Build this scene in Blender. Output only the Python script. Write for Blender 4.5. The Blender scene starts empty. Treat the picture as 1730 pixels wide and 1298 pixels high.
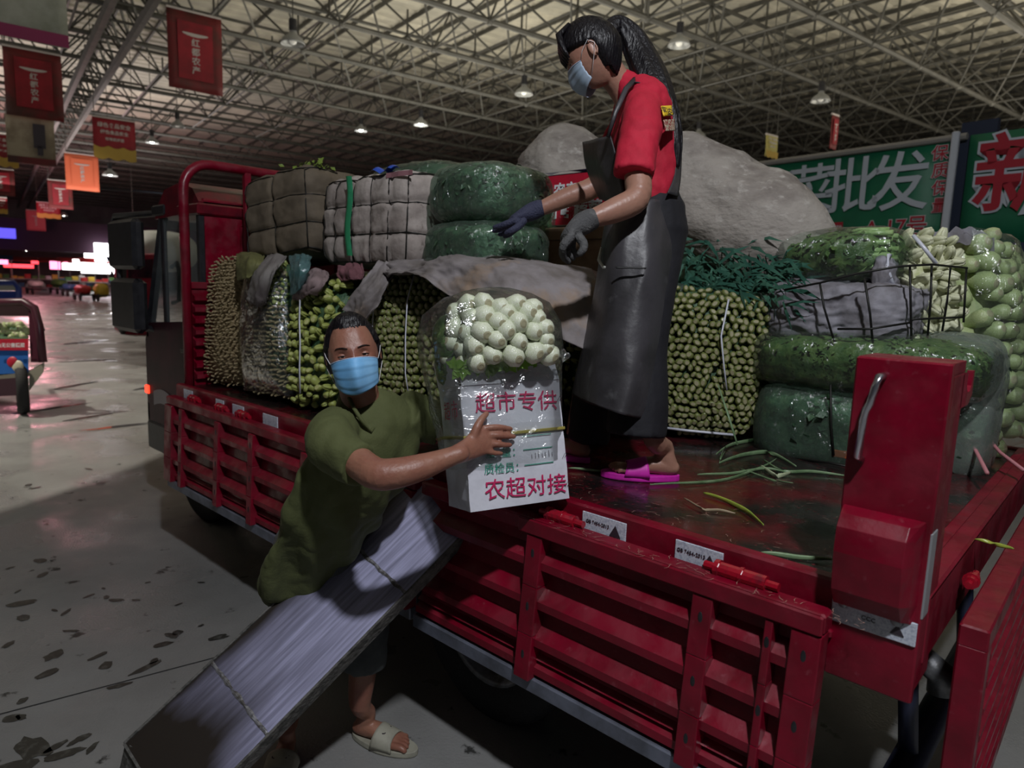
import bpy, bmesh, math, random
import numpy as np
from mathutils import Vector, Matrix, noise
random.seed(7); np.random.seed(7)
PI=math.pi
S=bpy.context.scene; COL=S.collection
# ------------------------------------------------------------------ camera
F_PX=1154.519; CX,CY=865.0,649.0
RW=np.array([[0.73318613,-0.1211351,0.669152],[0.67918642,0.08150237,-0.7294266],[0.03382169,0.98928441,0.14202972]])
RW,_=np.linalg.qr(RW) if False else (RW,None)
CAM=np.array([0.32,-1.63,1.70])
cd=bpy.data.cameras.new('camera'); cam=bpy.data.objects.new('camera',cd); COL.objects.link(cam)
cd.sensor_width=36; cd.lens=F_PX/1730*36; cd.clip_start=.05; cd.clip_end=400
cd.dof.use_dof=True; cd.dof.focus_distance=2.25; cd.dof.aperture_fstop=3.2
m=Matrix([[*RW[i],CAM[i]] for i in range(3)]+[[0,0,0,1]])
cam.matrix_world=m; S.camera=cam
def P(px,py,**k):
    "photo pixel -> world point on a plane x=,y=,z= or at depth d="
    d=RW@np.array([(px-CX)/F_PX,-(py-CY)/F_PX,-1.0])
    (n,v),=k.items()
    t=v if n=='d' else (v-CAM['xyz'.index(n)])/d['xyz'.index(n)]
    return Vector(CAM+t*d)
# ------------------------------------------------------------------ world, lights, exposure
S.view_settings.view_transform='Standard'; S.view_settings.look='None'
S.view_settings.gamma=1.0; S.view_settings.use_curve_mapping=False; S.view_settings.exposure=0.0
W=bpy.data.worlds.new('world'); S.world=W; W.use_nodes=True
W.node_tree.nodes['Background'].inputs[0].default_value=(0.75,0.8,1.0,1)
W.node_tree.nodes['Background'].inputs[1].default_value=0.036
def lamp(name,kind,loc,power,color=(1,1,1),size=.1,target=None,spot=None,blend=.15,sy=None):
    l=bpy.data.lights.new(name,kind); l.energy=power; l.color=color
    if kind=='AREA':
        l.size=size
        if sy: l.shape='RECTANGLE'; l.size_y=sy
    else: l.shadow_soft_size=size
    if kind=='SPOT': l.spot_size=spot; l.spot_blend=blend
    o=bpy.data.objects.new(name,l); COL.objects.link(o); o.location=loc
    if target is not None: o.rotation_euler=(Vector(target)-Vector(loc)).to_track_quat('-Z','Y').to_euler()
    return o
lamp('key_lamp','POINT',(1.2,-1.7,4.8),530,(0.93,0.95,1.0),.10)
lamp('aisle_spot','SPOT',(-11.5,-3.5,8.0),3000,(1,.93,.80),.06,(-11.5,-3.5,0),2*math.atan(6.7/8.0),.008)
lamp('aisle_spot_far','SPOT',(-26,2,8.3),2600,(1,.9,.8),.3,(-26,2,0),2.4,.5)
lamp('stall_glow','POINT',(-50,9,4.0),900,(1,.38,.45),.6)
lamp('roof_bounce','AREA',(-5,9,4.4),780,(1,.93,.78),9,(-5,9,12))
lamp('roof_bounce_left','AREA',(-22,-5,5),520,(1,.93,.86),9,(-22,-5,12))
lamp('roof_bounce_right','AREA',(2,24,4.6),1700,(1,.92,.76),12,(2,24,12))
lamp('roof_bounce_mid','AREA',(-17,15,4.8),950,(1,.94,.80),11,(-17,15,12))
lamp('roof_bounce_far','AREA',(-40,8,5),1300,(1,.90,.86),14,(-40,8,12))
# ------------------------------------------------------------------ helpers
def basis(axis_z,up=(0,0,1)):
    z=Vector(axis_z).normalized(); x=Vector(up).cross(z)
    if x.length<1e-4: x=Vector((1,0,0)).cross(z)
    x.normalize(); y=z.cross(x)
    return Matrix((x,y,z)).transposed()
class MB:
    def __init__(s): s.v=[]; s.f=[]; s.m=[]; s.cur=0
    def components(s):
        par=list(range(len(s.v)))
        def find(i):
            while par[i]!=i: par[i]=par[par[i]]; i=par[i]
            return i
        for f in s.f:
            a=find(f[0])
            for j in f[1:]: par[find(j)]=a
        g={}
        for f,m_ in zip(s.f,s.m): g.setdefault(find(f[0]),[]).append((f,m_))
        out=[]
        for fs in g.values():
            idx={}; c=MB()
            for f,m_ in fs:
                for i in f:
                    if i not in idx: idx[i]=len(c.v); c.v.append(s.v[i])
                c.f.append(tuple(idx[i] for i in f)); c.m.append(m_)
            out.append(c)
        return sorted(out,key=lambda c:-len(c.f))
    def add(s,vs,fs):
        b=len(s.v); s.v+= [tuple(v) for v in vs]; s.f+=[tuple(i+b for i in f) for f in fs]; s.m+=[s.cur]*len(fs); return s
    def box(s,a,b,M=None):
        x0,y0,z0=a; x1,y1,z1=b
        vs=[Vector(p) for p in ((x0,y0,z0),(x1,y0,z0),(x1,y1,z0),(x0,y1,z0),(x0,y0,z1),(x1,y0,z1),(x1,y1,z1),(x0,y1,z1))]
        if M is not None: vs=[M@v for v in vs]
        return s.add(vs,[(0,3,2,1),(4,5,6,7),(0,1,5,4),(1,2,6,5),(2,3,7,6),(3,0,4,7)])
    def cbox(s,a,b,c=.006,M=None):
        "box with chamfered edges"
        x0,y0,z0=a; x1,y1,z1=b; vs=[];
        c=min(c,(x1-x0)/2.1,(y1-y0)/2.1,(z1-z0)/2.1)
        rings=[]
        for z,i in ((z0,c),(z0+c,0),(z1-c,0),(z1,c)):
            r=[]
            for (X,Y,dx,dy) in ((x0,y0,1,1),(x1,y0,-1,1),(x1,y1,-1,-1),(x0,y1,1,-1)):
                e=c+i if i else c
                if (dx*dy)>0: pts=[(X+dx*i,Y+dy*e),(X+dx*e,Y+dy*i)]
                else: pts=[(X+dx*e,Y+dy*i),(X+dx*i,Y+dy*e)]
                r+= [(p[0],p[1],z) for p in pts]
            rings.append(r)
        return s.loft([[ (M@Vector(p) if M is not None else Vector(p)) for p in r] for r in rings],True,True)
    def loft(s,rings,cap=True,closed=True):
        n=len(rings[0]); vs=[p for r in rings for p in r]; fs=[]
        for i in range(len(rings)-1):
            for j in range(n if closed else n-1):
                k=(j+1)%n; fs.append((i*n+j,i*n+k,(i+1)*n+k,(i+1)*n+j))
        if cap and closed: fs+= [tuple(range(n))[::-1], tuple((len(rings)-1)*n+j for j in range(n))]
        return s.add(vs,fs)
    def tube(s,pts,r,n=8,cap=True,sq=1.0,up=(0,0,1)):
        pts=[Vector(p) for p in pts]; R=r if hasattr(r,'__len__') else [r]*len(pts); rings=[]
        for i,p in enumerate(pts):
            t=(pts[min(i+1,len(pts)-1)]-pts[max(i-1,0)])
            B=basis(t,up)
            rings.append([p+B@Vector((R[i]*math.cos(2*PI*k/n),R[i]*sq*math.sin(2*PI*k/n),0)) for k in range(n)])
        return s.loft(rings,cap)
    def prism(s,poly,axis,a,b):
        "polygon of 2D points extruded along axis 'x'|'y'|'z' from a to b"
        f={'x':lambda p,t:(t,p[0],p[1]),'y':lambda p,t:(p[0],t,p[1]),'z':lambda p,t:(p[0],p[1],t)}[axis]
        return s.loft([[f(p,a) for p in poly],[f(p,b) for p in poly]])
    def ball(s,c,r,n=10,m=7,M=None):
        r=Vector(r) if hasattr(r,'__len__') else Vector((r,r,r)); rings=[]
        for i in range(m+1):
            th=PI*(i+.0)/m; th=min(max(th,.05),PI-.05)
            ring=[Vector((r.x*math.sin(th)*math.cos(2*PI*j/n),r.y*math.sin(th)*math.sin(2*PI*j/n),-r.z*math.cos(th))) for j in range(n)]
            rings.append([(M@p if M is not None else p)+Vector(c) for p in ring])
        return s.loft(rings)
    def grid(s,f,nu,nv):
        vs=[f(i/nu,j/nv) for j in range(nv+1) for i in range(nu+1)]
        return s.add(vs,[(j*(nu+1)+i,j*(nu+1)+i+1,(j+1)*(nu+1)+i+1,(j+1)*(nu+1)+i) for j in range(nv) for i in range(nu)])
    def mesh(s,name,mats=None,smooth=False,fix=True):
        me=bpy.data.meshes.new(name); me.from_pydata(s.v,[],s.f)
        for mt in (mats if isinstance(mats,(list,tuple)) else [mats]):
            if mt: me.materials.append(mt)
        if any(s.m): me.polygons.foreach_set('material_index',s.m)
        if fix:
            bm=bmesh.new(); bm.from_mesh(me); bmesh.ops.recalc_face_normals(bm,faces=bm.faces); bm.to_mesh(me); bm.free()
        if smooth: me.polygons.foreach_set('use_smooth',[True]*len(me.polygons))
        me.update(); return me
BASE={}
def link(name,me,parent=None,M=None):
    o=bpy.data.objects.new(name,me); COL.objects.link(o)
    if parent is not None:
        o.parent=parent; o.matrix_parent_inverse=BASE[parent.name].inverted()
    BASE[o.name]=(M.copy() if M is not None else Matrix())
    if M is not None: o.matrix_basis=M
    return o
SPLIT={'side_rail','mirror_arm','pillars','slot','chassis','bumper','weld_blob','rear_sill','mudguard','underrun_bar','wheel_nuts','seat','hook','hinge','tailgate_frame','roof','lower_mirror','corner_post','load_bed','wheel_nut','pillar','printed_figure'}
def build(mb,name,mats,parent=None,smooth=False,bevel=0,split=False,**kw):
    if parent is not None and (name in SPLIT or split):
        comps=mb.components()
        if len(comps)>1:
            os_=[build(c,name,mats,parent,smooth,bevel,**kw) for c in comps]; return os_[0]
    o=link(name,mb.mesh(name,mats,smooth),parent)
    if parent is None:   # put the origin at the base of the thing
        me=o.data; co=np.array([v.co[:] for v in me.vertices]); c=Vector(((co[:,0].min()+co[:,0].max())/2,(co[:,1].min()+co[:,1].max())/2,co[:,2].min()))
        me.transform(Matrix.Translation(-c)); o.location=c; BASE[o.name]=Matrix.Translation(c)
    if bevel:
        b=o.modifiers.new('bevel','BEVEL'); b.width=bevel; b.segments=2; b.limit_method='ANGLE'
    for k,v in kw.items(): o[k]=v
    return o
def thing(name,label,cat,loc=(0,0,0),group=None,rz=0):
    o=bpy.data.objects.new(name,None); COL.objects.link(o); M=Matrix.Translation(Vector(loc))@Matrix.Rotation(rz,4,'Z')
    o.matrix_basis=M; BASE[o.name]=M; o.empty_display_size=.1; o['label']=label; o['category']=cat
    if group: o['group']=group
    return o
def tag(o,label,cat,group=None,kind=None):
    o['label']=label; o['category']=cat
    if group: o['group']=group
    if kind: o['kind']=kind
    return o
def struct(o,label=None):
    o['kind']='structure'
    if label: o['label']=label
    return o
def remesh(mb,name,mat,voxel=.008,smooth=2,parent=None,disp=None,shade=True):
    "union overlapping closed shapes into one continuous skin"
    o=bpy.data.objects.new('tmp',mb.mesh('tmp',None)); COL.objects.link(o)
    r=o.modifiers.new('r','REMESH'); r.mode='VOXEL'; r.voxel_size=voxel
    if smooth:
        c=o.modifiers.new('s','SMOOTH'); c.iterations=smooth; c.factor=.5
    dg=bpy.context.evaluated_depsgraph_get(); me=bpy.data.meshes.new_from_object(o.evaluated_get(dg)); me.name=name
    bpy.data.objects.remove(o)
    me.materials.clear(); me.materials.append(mat)
    if disp:
        n=len(me.vertices); co=np.empty(n*3); me.vertices.foreach_get('co',co); no=np.array([v.normal[:] for v in me.vertices]); co=co.reshape(-1,3)
        co=disp(co,no); me.vertices.foreach_set('co',co.ravel()); me.update()
    me.polygons.foreach_set('use_smooth',[shade]*len(me.polygons))
    return link(name,me,parent) if parent is not None else me
# ------------------------------------------------------------------ materials
MATS={}
def mat(name,col,rough=.6,metal=0,n=None,bump=None,coat=0,alpha=1,emit=None,n2=None,spec=.5,rr=None,sss=0,stretch=(1,1,1),trans=0,sheen=0):
    """n=(scale,colour2,lo,hi[,detail]) noise mix; n2 a second one; bump=(scale,strength[,detail]); rr=(scale,rough2) rough variation"""
    if name in MATS: return MATS[name]
    mt=bpy.data.materials.new(name); mt.use_nodes=True; N=mt.node_tree; L=N.links; b=N.nodes['Principled BSDF']; MATS[name]=mt
    b.inputs['Base Color'].default_value=(*col,1); b.inputs['Roughness'].default_value=rough; b.inputs['Metallic'].default_value=metal
    b.inputs['Specular IOR Level'].default_value=spec
    if coat: b.inputs['Coat Weight'].default_value=coat; b.inputs['Coat Roughness'].default_value=.12
    if sheen: b.inputs['Sheen Weight'].default_value=sheen
    if sss: b.inputs['Subsurface Weight'].default_value=sss; b.inputs['Subsurface Scale'].default_value=.01
    if trans: b.inputs['Transmission Weight'].default_value=trans
    if alpha<1: b.inputs['Alpha'].default_value=alpha
    if emit: b.inputs['Emission Color'].default_value=(*emit[0],1); b.inputs['Emission Strength'].default_value=emit[1]
    tc=N.nodes.new('ShaderNodeTexCoord'); mp=N.nodes.new('ShaderNodeMapping'); mp.inputs['Scale'].default_value=stretch; L.new(tc.outputs['Object'],mp.inputs[0])
    src=None
    for i,q in enumerate((n,n2)):
        if not q: continue
        t=N.nodes.new('ShaderNodeTexNoise'); t.inputs['Scale'].default_value=q[0]; t.inputs['Detail'].default_value=q[4] if len(q)>4 else 5; t.inputs['Roughness'].default_value=.6
        L.new(mp.outputs[0],t.inputs['Vector'])
        r=N.nodes.new('ShaderNodeValToRGB'); r.color_ramp.elements[0].position=q[2]; r.color_ramp.elements[1].position=q[3]; L.new(t.outputs[0],r.inputs[0])
        x=N.nodes.new('ShaderNodeMix'); x.data_type='RGBA'; L.new(r.outputs[0],x.inputs[0])
        if src: L.new(src,x.inputs[6])
        else: x.inputs[6].default_value=(*col,1)
        x.inputs[7].default_value=(*q[1],1); src=x.outputs[2]
    if src: L.new(src,b.inputs['Base Color'])
    if rr:
        t=N.nodes.new('ShaderNodeTexNoise'); t.inputs['Scale'].default_value=rr[0]; t.inputs['Detail'].default_value=4; L.new(mp.outputs[0],t.inputs['Vector'])
        r=N.nodes.new('ShaderNodeMapRange'); r.inputs[1].default_value=.42; r.inputs[2].default_value=.6; r.inputs[3].default_value=rough; r.inputs[4].default_value=rr[1]
        L.new(t.outputs[0],r.inputs[0]); L.new(r.outputs[0],b.inputs['Roughness'])
    if bump:
        t=N.nodes.new('ShaderNodeTexNoise'); t.inputs['Scale'].default_value=bump[0]; t.inputs['Detail'].default_value=bump[2] if len(bump)>2 else 3; L.new(mp.outputs[0],t.inputs['Vector'])
        u=N.nodes.new('ShaderNodeBump'); u.inputs['Strength'].default_value=bump[1]; u.inputs['Distance'].default_value=.01; L.new(t.outputs[0],u.inputs['Height']); L.new(u.outputs[0],b.inputs['Normal'])
    return mt
def film_mat(name,tint=(.9,1,.95),gloss=.25,haze=.12,scale=14,hz=(.75,.8,.8),rg=.13):
    "thin plastic wrap: mostly clear, wrinkled gloss, a little milky"
    if name in MATS: return MATS[name]
    mt=bpy.data.materials.new(name); mt.use_nodes=True; MATS[name]=mt; N=mt.node_tree; L=N.links; N.nodes.clear()
    o=N.nodes.new('ShaderNodeOutputMaterial'); t=N.nodes.new('ShaderNodeBsdfTransparent'); t.inputs[0].default_value=(*tint,1)
    g=N.nodes.new('ShaderNodeBsdfGlossy'); g.inputs['Roughness'].default_value=rg
    d=N.nodes.new('ShaderNodeBsdfDiffuse'); d.inputs[0].default_value=(*hz,1)
    a=N.nodes.new('ShaderNodeMixShader'); a.inputs[0].default_value=gloss; c=N.nodes.new('ShaderNodeMixShader'); c.inputs[0].default_value=haze
    tc=N.nodes.new('ShaderNodeTexCoord'); mp=N.nodes.new('ShaderNodeMapping'); mp.inputs['Scale'].default_value=(1,1,.45); L.new(tc.outputs['Object'],mp.inputs[0])
    n=N.nodes.new('ShaderNodeTexNoise'); n.inputs['Scale'].default_value=scale; n.inputs['Detail'].default_value=4; n.inputs['Distortion'].default_value=1.5; L.new(mp.outputs[0],n.inputs['Vector'])
    u=N.nodes.new('ShaderNodeBump'); u.inputs['Strength'].default_value=1; u.inputs['Distance'].default_value=.03; L.new(n.outputs[0],u.inputs['Height']); L.new(u.outputs[0],g.inputs['Normal']); 
    fr=N.nodes.new('ShaderNodeFresnel'); fr.inputs[0].default_value=1.35
    mx=N.nodes.new('ShaderNodeMath'); mx.operation='MULTIPLY_ADD'; mx.inputs[1].default_value=.55; mx.inputs[2].default_value=gloss*.35; L.new(fr.outputs[0],mx.inputs[0]); L.new(mx.outputs[0],a.inputs[0])
    L.new(t.outputs[0],a.inputs[1]); L.new(g.outputs[0],a.inputs[2]); L.new(a.outputs[0],c.inputs[1]); L.new(d.outputs[0],c.inputs[2]); L.new(c.outputs[0],o.inputs[0])
    return mt
def text(body,name,mt,parent,M,size=.1,bold=0.0,ext=.0006,align='CENTER',space=1.0,shear=0):
    "flat printed lettering turned into a mesh at matrix M (text runs along +X of M, up is +Y)"
    c=bpy.data.curves.new('t','FONT'); c.body=body; c.size=size; c.offset=bold; c.extrude=ext; c.align_x=align; c.align_y='CENTER'; c.space_character=space; c.resolution_u=2; c.shear=shear
    o=bpy.data.objects.new('t',c); COL.objects.link(o); dg=bpy.context.evaluated_depsgraph_get()
    me=bpy.data.meshes.new_from_object(o.evaluated_get(dg)); me.name=name; bpy.data.objects.remove(o)
    me.materials.clear(); me.materials.append(mt)
    return link(name,me,parent,M)
def frame_M(o,x,y):
    "matrix with origin o, x axis, y (up) axis"
    x=Vector(x).normalized(); y=Vector(y); y=(y-x*y.dot(x)).normalized(); z=x.cross(y); M=Matrix((x,y,z)).transposed().to_4x4(); M.translation=Vector(o); return M
def fbm(p,sc=1.0,o=3): return noise.fractal(Vector(p)*sc,1.0,2.0,o)
RED=mat('truck_red',(.205,.0012,.017),.30,n=(7,(.12,.002,.010),.40,.68,6),n2=(34,(.24,.05,.07),.62,.80,8),coat=.0,rr=(9,.62),bump=(16,.30,5),spec=.5)
DKRED=mat('dark_red_paint',(.16,.004,.014),.35,n=(9,(.05,.004,.01),.4,.7),coat=.3)
BLK=mat('black_plastic',(.012,.012,.015),.45,n=(20,(.03,.03,.035),.4,.8))
GLOSSBLK=mat('black_glossy',(.012,.006,.012),.12,coat=.6,n=(4,(.05,.008,.02),.4,.7))
RUB=mat('tyre_rubber',(.018,.018,.018),.8,bump=(60,.4))
STEEL=mat('brushed_steel',(.33,.34,.42),.34,.85,n=(9,(.10,.09,.09),.38,.66),stretch=(1,1,1),rr=(30,.5))
GREYM=mat('grey_metal',(.30,.31,.33),.45,.7,n=(18,(.14,.13,.12),.4,.7),bump=(40,.2))
WIRE=mat('basket_wire',(.02,.02,.018),.5,.6)
WHITE=mat('white_print',(.75,.76,.78),.5)
# ------------------------------------------------------------------ hall: floor, roof, trusses, walls
HA=Vector((-0.984166,0.17725,0)); HC=Vector((0.17725,0.984166,0)); H0=Vector((0.32,-1.63,0))
def H(a,c,z=0): return H0+HA*a+HC*c+Vector((0,0,z))
CONC=mat('concrete_floor',(.265,.265,.258),.62,n=(1.1,(.18,.178,.172),.35,.7,8),n2=(6.5,(.035,.035,.033),.63,.68,6),bump=(90,.25,4),rr=(1.4,.22))
mb=MB(); mb.add([H(-25,-45),H(110,-45),H(110,70),H(-25,70)],[(0,1,2,3)])
struct(build(mb,'floor',CONC),'stained wet grey concrete floor of the market hall')
# floor joint line
mb=MB(); a=P(10,1205,z=0.0); b=P(370,1110,z=0.0); d=(b-a).normalized(); s=Vector((-d.y,d.x,0))*.004
mb.add([a-d*3-s+Vector((0,0,.002)),b+d*6-s+Vector((0,0,.002)),b+d*6+s+Vector((0,0,.002)),a-d*3+s+Vector((0,0,.002))],[(0,1,2,3)])
build(mb,'floor_joint',mat('joint',(.03,.03,.03),.9),None,kind='structure')
# shoe prints / wet blotches : thin irregular puddles on the floor
WET=mat('wet_blotch',(.035,.034,.03),.3,n=(30,(.10,.10,.09),.5,.7))
mb=MB()
def blotch(mb,c,rx,ry,ang,seed,n=16):
    rr=random.Random(seed); ps=[]
    for k in range(n):
        t=2*PI*k/n; q=1+.35*fbm((math.cos(t)*1.5+seed,math.sin(t)*1.5,seed),1.3); x=rx*q*math.cos(t); y=ry*q*math.sin(t)
        ps.append((c.x+x*math.cos(ang)-y*math.sin(ang),c.y+x*math.sin(ang)+y*math.cos(ang),.003))
    mb.add(ps,[tuple(range(n))])
for i,(px,py,rx,ry) in enumerate([(68,948,.05,.035),(72,972,.025,.05),(38,1020,.09,.04),(40,1045,.035,.045),(90,1108,.06,.04),(78,1140,.03,.06),(197,1015,.05,.022),(180,1010,.02,.03),(150,1008,.04,.014),(112,1035,.05,.014),(92,1032,.03,.012),(120,1067,.05,.013),(200,1160,.06,.02),(245,1130,.09,.022),(260,1118,.03,.02),(290,1075,.05,.022),(300,1070,.03,.03),(368,1078,.06,.03),(340,1058,.02,.012),(38,1185,.03,.02),(35,1213,.03,.02),(20,1215,.04,.03),(110,1275,.08,.03),(95,1262,.05,.02),(155,1265,.04,.014),(55,1265,.1,.06),(340,985,.025,.012),(412,976,.03,.012),(18,960,.03,.012),(30,1000,.03,.01),(175,995,.02,.01),(230,1015,.03,.012),(250,985,.02,.01),(302,1022,.03,.01),(15,1090,.04,.02),(165,1110,.02,.06),(180,1125,.03,.04),(275,1090,.05,.03),(60,825,.05,.02),(48,820,.04,.03),(150,793,.06,.02),(170,817,.04,.04),(20,1300,.1,.05),(135,1250,.05,.02)]):
    c=P(px,py,z=0); blotch(mb,c,rx*.8,ry*.8,.3+(i%5)*.5,i+1)
tag(build(mb,'wet_footprints',WET),'dark wet shoe prints and drips scattered on concrete','stain',kind='stuff')
mb=MB()
for i,(px,py,rx,ry) in enumerate([(145,610,.55,.07),(150,705,.3,.05),(125,652,.4,.06),(120,540,.9,.12),(160,530,1.4,.16),(148,578,.8,.1),(210,720,.4,.06),(90,690,.5,.05),(250,655,.3,.06)]):
    c=P(px,py,z=0); blotch(mb,c,rx,ry,PI/2+.3*(i%3),i+40)
tag(build(mb,'puddles',mat('puddle',(.05,.05,.055),.05)),'shallow shiny puddles on the aisle floor','puddle',kind='stuff')
# roof sheets
ROOF=mat('roof_sheet',(.62,.58,.47),.7,n=(2.2,(.46,.43,.35),.35,.7),n2=(.35,(.40,.38,.32),.4,.6))
a0,a1,c0,c1=-10,96,-34,62; ZL,ZU,ZR=8.6,10.3,10.9
mb=MB(); wv=1.0
def zr(c): return ZR+.035*(c+0)
k=0
cs=[]; c=c0
# corrugation across the aisle direction: ribs run along C, so profile varies with a
av=[]; a=a0
while a<a1:
    av+= [(a,0),(a+.32,0),(a+.40,.07),(a+.55,.07)] if a<40 else [(a,0)]
    a+=.63 if a<40 else 6
rings=[[H(x,cc,zr(cc)+dz) for (x,dz) in av] for cc in (c0,-6,10,c1)]
mb.loft(rings,False,False)
ceil=struct(build(mb,'ceiling',ROOF),'pale corrugated roof sheets of the market hall')
TR=mat('truss_steel',(.085,.082,.072),.55,.2,n=(3,(.05,.05,.045),.4,.7)); TRL=mat('truss_light',(.30,.29,.27),.5,.3)
def strut(mb,a,b,r,n=5):
    mb.tube([a,b],r,n,cap=False)
rows=list(range(-3,30))
for i in rows:
    a=i*2.9+1.35; near=a<36
    mb=MB(); n=5 if a<22 else 3
    lo,hi=(-21,46) if near else (-28,56)
    cs=np.arange(lo,hi,2.9 if near else 5.8)
    strut(mb,H(a,lo,ZL),H(a,hi,ZL),.075,6 if near else 4)          # lower chord
    strut(mb,H(a+1.45,lo,ZU),H(a+1.45,hi,ZU+.3),.06,n)             # upper chord
    if a<60:
      for c in cs:
        for da,dc in ((1.45,1.45),(1.45,-1.45),(-1.45,1.45),(-1.45,-1.45)):
            if not near and da<0: continue
            strut(mb,H(a,c,ZL),H(a+da,c+dc,ZU+.1),.034,n)
        if near:
            strut(mb,H(a,c,ZL),H(a+2.9,c,ZL),.035,n); strut(mb,H(a+1.45,c+1.45,ZU+.1),H(a+1.45,c+1.45,zr(c)),.04,n)
            strut(mb,H(a+1.45,c+1.45,ZU+.1),H(a+4.35,c+1.45,ZU+.1),.04,n)
            if n==5: mb.ball(H(a,c,ZL),.12,8,5)
    o=build(mb,'roof_truss',TR,ceil)
# purlins under the sheets
mb=MB()
for c in np.arange(-22,58,1.45*1.0): mb.box((0,0,0),(1,1,1),Matrix([[*(HA*(60)+Vector((0,0,0)))[:1],0,0,0]]*4) if False else frame_M(H(-8,c,zr(c)-.16),HA,(0,0,1))@Matrix.Diagonal((64,.14,.06,1)))
build(mb,'purlins',TR,ceil,kind='stuff')
# heavy dark girder running down the aisle
g=P(228,0,d=11.5); 
def girder(px,py,z,w,off):
    d=RWv=None
q=P(222,6,z=8.1); cg=(q-H0).dot(HC)
mb=MB()
for dc,z in ((-.4,8.1),(.4,8.1),(0,9.0)): strut(mb,H(-4,cg+dc,z),H(90,cg+dc,z),.13,6)
for i in range(50):
    a=-2+i*1.45
    for dc in (-.4,.4):
        strut(mb,H(a,cg+dc,8.1),H(a+.72,cg,9.0),.04,4); strut(mb,H(a+1.45,cg+dc,8.1),H(a+.72,cg,9.0),.04,4)
    strut(mb,H(a,cg-.4,8.1),H(a,cg+.4,8.1),.035,4)
build(mb,'aisle_girder',TR,ceil)
# far walls
WALLM=mat('far_wall',(.16,.13,.13),.8,n=(.4,(.10,.07,.08),.4,.6))
mb=MB(); mb.box((0,0,0),(1,1,1),frame_M(H(92,-40,0),HC,(0,0,1))@Matrix.Diagonal((105,11,.3,1)))
struct(build(mb,'wall_back',WALLM))
mb=MB(); mb.box((0,0,0),(1,1,1),frame_M(H(-10,-34,0),HA,(0,0,1))@Matrix.Diagonal((102,11,.3,1)))
struct(build(mb,'wall_left',WALLM))
mb=MB(); mb.box((0,0,0),(1,1,1),frame_M(H(-10,60,0),HA,(0,0,1))@Matrix.Diagonal((102,12.6,.3,1)))
struct(build(mb,'wall_right',WALLM))
# ------------------------------------------------------------------ truck
T=thing('truck','red flatbed cargo truck loaded with bundled vegetables, sides folded down','truck',(-2.5,1.05,0))
BED=mat('bed_floor_wet',(.10,.002,.008),.20,n=(2.2,(.012,.008,.008),.40,.54,9),n2=(75,(.20,.012,.025),.60,.70),bump=(26,.35,5),rr=(6,.42),coat=.3)
mb=MB(); mb.cbox((-3.85,0,.985),(.035,2.1,1.05),.008); build(mb,'bed_floor',BED,T)
mb=MB(); mb.cbox((-3.85,-.03,.925),(-.12,.012,1.062),.006); mb.cbox((-3.85,-.045,.925),(-.12,-.02,.945),.004); mb.cbox((-3.85,2.09,.925),(.05,2.13,1.062),.006)
rail=build(mb,'side_rail',RED,T)
mb=MB(); mb.cbox((.0,.03,.90),(.05,2.1,1.066),.006); mb.cbox((-.03,.03,1.05),(.05,2.1,1.062),.004); build(mb,'rear_sill',RED,T)
REFL=mat('reflector_sheet',(.62,.66,.74),.35,n=(160,(.42,.46,.56),.45,.6)); BLKP=mat('black_print',(.04,.03,.04),.5)
for x0,x1 in ((-3.73,-3.61),(-3.31,-3.216),(-3.114,-2.99),(-2.79,-2.648),(-.842,-.688),(-.532,-.396)):
    mb=MB(); mb.cbox((x0,-.034,.975),(x1,-.029,1.045),.0015); r=build(mb,'reflector',REFL,rail,label='white reflective sticker')
    if x0>-1:
        for k in range(3):
            a=PI/2+k*2*PI/3; p=Vector((x1-.035,-.0352,1.008)); q=p+Vector((math.cos(a),0,math.sin(a)))*.02
        mb=MB(); c=(x1-.035,1.008)
        mb.loft([[(c[0]+.022*math.cos(PI/2+t*2*PI/3),-.036,c[1]+.022*math.sin(PI/2+t*2*PI/3)) for t in range(3)],[(c[0]+.022*math.cos(PI/2+t*2*PI/3),-.0345,c[1]+.022*math.sin(PI/2+t*2*PI/3)) for t in range(3)]])
        build(mb,'maker_mark',BLKP,rail)
        text('GB 7454-2013','small_print',BLKP,rail,frame_M(((x0+x1)/2-.02,-.0355,1.02),(1,0,0),(0,0,1)),.014)
HIN=mat('hinge_red',(.34,.006,.02),.25,coat=.4,n=(30,(.1,.01,.02),.5,.7))
for x0,x1 in ((-.95,-.845),(-.40,-.27),(-3.56,-3.48),(-3.22,-3.14),(-2.98,-2.9),(-1.95,-1.85)):
    mb=MB(); mb.tube([(x0,-.062,1.015),(x1,-.062,1.015)],.019,12); mb.tube([(x0-.03,-.062,1.015),(x1+.03,-.062,1.015)],.011,8)
    mb.tube([(x0,-.062,1.015),(x0+.012,-.062,1.015)],.023,12); mb.tube([((x0+x1)/2,-.062,1.015),((x0+x1)/2+.008,-.062,1.015)],.022,12); mb.cbox((x0+.01,-.06,.985),(x1-.01,-.03,1.005),.003)
    build(mb,'hinge',HIN,rail,smooth=False)
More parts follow.
